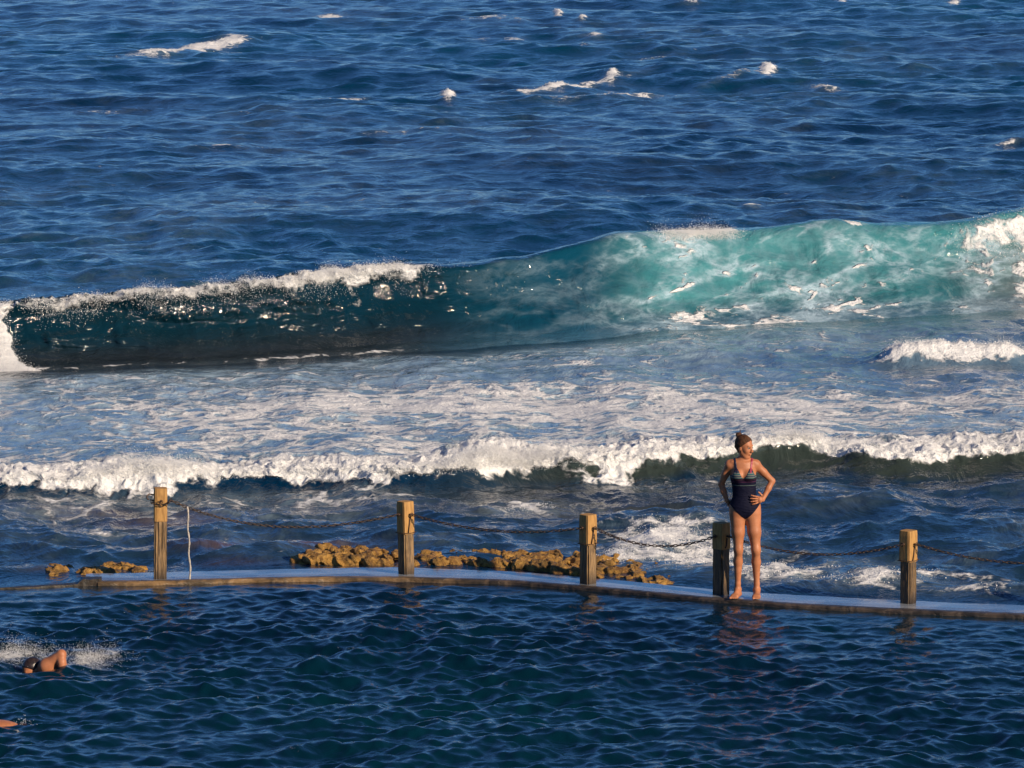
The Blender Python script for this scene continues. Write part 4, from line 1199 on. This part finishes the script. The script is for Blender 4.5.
# ================================================================== REEF ROCKS
def build_rocks():
    t = NT('golden_seaweed'); p = t.objpos((1, .8, 1)); a = t.noise(6, 8, .7, .8, p); b = t.noise(22, 6, .7, .5, p)
    c = t.mix(t.range(a, .38, .60), (.52, .28, .060), (.20, .10, .028)); c = t.mix(t.math('MULTIPLY', t.range(b, .48, .62), .6), c, (.55, .33, .09))
    c = t.mix(t.range(t.noise(2.2, 4, .6, 0, p), .52, .64, 0, .6), c, (.08, .055, .02))
    t.link(c, t.b.inputs['Base Color']); t.b.inputs['Roughness'].default_value = .5; t.b.inputs['Specular IOR Level'].default_value = .35
    t.bump(t.math('ADD', b, a), .05)
    gold = t.m
    t = NT('wet_brown_reef'); p = t.objpos(); a = t.noise(7, 7, .7, .6, p)
    t.link(t.mix(t.range(a, .35, .65), (.11, .050, .032), (.03, .025, .025)), t.b.inputs['Base Color']); t.b.inputs['Roughness'].default_value = .35; t.bump(a, .03)
    brown = t.m

    def reef(pts, seed, mat, lab, cat='rock', per=100, spread=.40, size=.062, name='reef_rock', kk=.05, back=0.0):
        r = np.random.default_rng(seed)
        P = np.array([tuple(Vp(x, y, 0)) + (hh,) for x, y, hh in pts])
        q = np.linspace(0, 1, len(P)); c0 = P[len(P) // 2][:3].copy(); c0[2] = 0
        L = np.linalg.norm(P[-1][:2] - P[0][:2]); n = int(L * per) + 8
        lo = P[:, :3].min(0) - c0 - .45; hi = P[:, :3].max(0) - c0 + .45; lo[2] = -.12; hi[2] = .42
        S = Sdf(lo, hi, .018)
        for i in range(n):
            u = r.random(); x, y, _, hh = [np.interp(u, q, P[:, k]) for k in range(4)]
            y += float(np.clip(r.normal(), -1.1, 1.6)) * spread * 1.15 + back; x += r.normal() * .05
            s = size * r.uniform(.45, 1.25) * (.5 + hh * 4)
            S.ell((x - c0[0], y - c0[1], hh * r.uniform(.1, .75) - .02), (s * r.uniform(.9, 1.6), s * r.uniform(.9, 1.5), min(s, hh * 1.2) * r.uniform(.5, .95) + .02), kk)
        X, Y_, Z_ = S.coords()
        bx = np.broadcast_to(X, S.d.shape).reshape(-1); by = np.broadcast_to(Y_, S.d.shape).reshape(-1); bz = np.broadcast_to(Z_, S.d.shape).reshape(-1)
        nn = billow(bx * 12 + bz * 9, by * 12 - bz * 8, seed + 4, 3).reshape(S.d.shape)
        S.d += ((nn - .5) * -.085).astype(np.float32)
        S.d = np.maximum(S.d, (-(Z_ + .10)).astype(np.float32))
        V, Fc = surface_nets(S.d, S.lo, S.h)
        o = mesh_np(name, V, Fc, mat, None, True); o.location = c0
        tag(o, lab, cat)
        return o
    reef([(x_, y_, h_ * .45) for x_, y_, h_ in [(304, 558, .05), (322, 556, .10), (345, 557, .09), (372, 558, .08), (398, 560, .05)]], 5, gold, 'golden brown seaweed covered rock behind the wall, left of the grooved post', back=.15)
    reef([(x_, y_, h_ * .45) for x_, y_, h_ in [(419, 562, .05), (440, 562, .10), (462, 562, .08), (485, 563, .11), (508, 563, .08), (535, 566, .10), (560, 569, .08), (585, 572, .08), (612, 575, .06), (640, 579, .05), (668, 582, .02)]], 9, gold, 'long golden seaweed covered rock ridge running behind two posts', per=110, spread=.42, size=.062, back=.30)
    for k, (pts, lab, g) in enumerate((([(88, 571, .03), (112, 569, .035), (140, 569, .03)], 'flat red brown rock awash just left of the tall post', gold),
                                       ([(45, 573, .02), (58, 571, .03), (64, 571, .02)], 'tiny orange brown rock awash near the left edge', gold))):
        reef([(a_, b_, c_ * .40) for a_, b_, c_ in pts], 20 + k, g, lab, per=30, spread=.22, size=.085, kk=.10).location.z -= .022


# ================================================================== WORLD
def build_world():
    w = bpy.data.worlds.new('World'); scene.world = w; w.use_nodes = True
    nt = w.node_tree; bg = nt.nodes['Background']
    sky = nt.nodes.new('ShaderNodeTexSky'); sky.sky_type = 'NISHITA'; sky.sun_disc = False
    el = math.radians(24); az_dir = Vector((.74, -.67, 0)).normalized()
    sky.sun_elevation = el
    sky.sun_rotation = math.atan2(az_dir.x, az_dir.y)
    sky.air_density = .75; sky.dust_density = 0.0; sky.ozone_density = 10.0
    nt.links.new(sky.outputs[0], bg.inputs[0]); bg.inputs[1].default_value = .076
    L = bpy.data.lights.new('sun', 'SUN'); L.energy = 5.0; L.angle = math.radians(.5); L.color = (1, .81, .60)
    o = bpy.data.objects.new('sun', L); COL.objects.link(o)
    d = Vector((az_dir.x * math.cos(el), az_dir.y * math.cos(el), math.sin(el)))
    o.rotation_euler = d.to_track_quat('Z', 'Y').to_euler(); o.location = (20, -10, 30)


def build_camera():
    c = bpy.data.cameras.new('camera'); o = bpy.data.objects.new('camera', c); COL.objects.link(o)
    o.location = (0, 0, H); o.rotation_euler = (math.pi / 2 - PITCH, 0, 0)
    c.sensor_width = 36; c.lens = F / 1024 * 36; c.clip_start = .5; c.clip_end = 20000
    scene.camera = o


build_camera(); build_world()
SKIN = skin_material()
D = build_sea(); build_pool(); build_spray(D)
build_wall(); build_posts(); build_rocks(); build_woman(); build_swimmers()
scene.view_settings.view_transform = 'Standard'; scene.view_settings.look = 'None'
scene.view_settings.exposure = 0.22; scene.view_settings.gamma = 1
scene.render.resolution_x = 1024; scene.render.resolution_y = 768
scene.cycles.max_bounces = 5
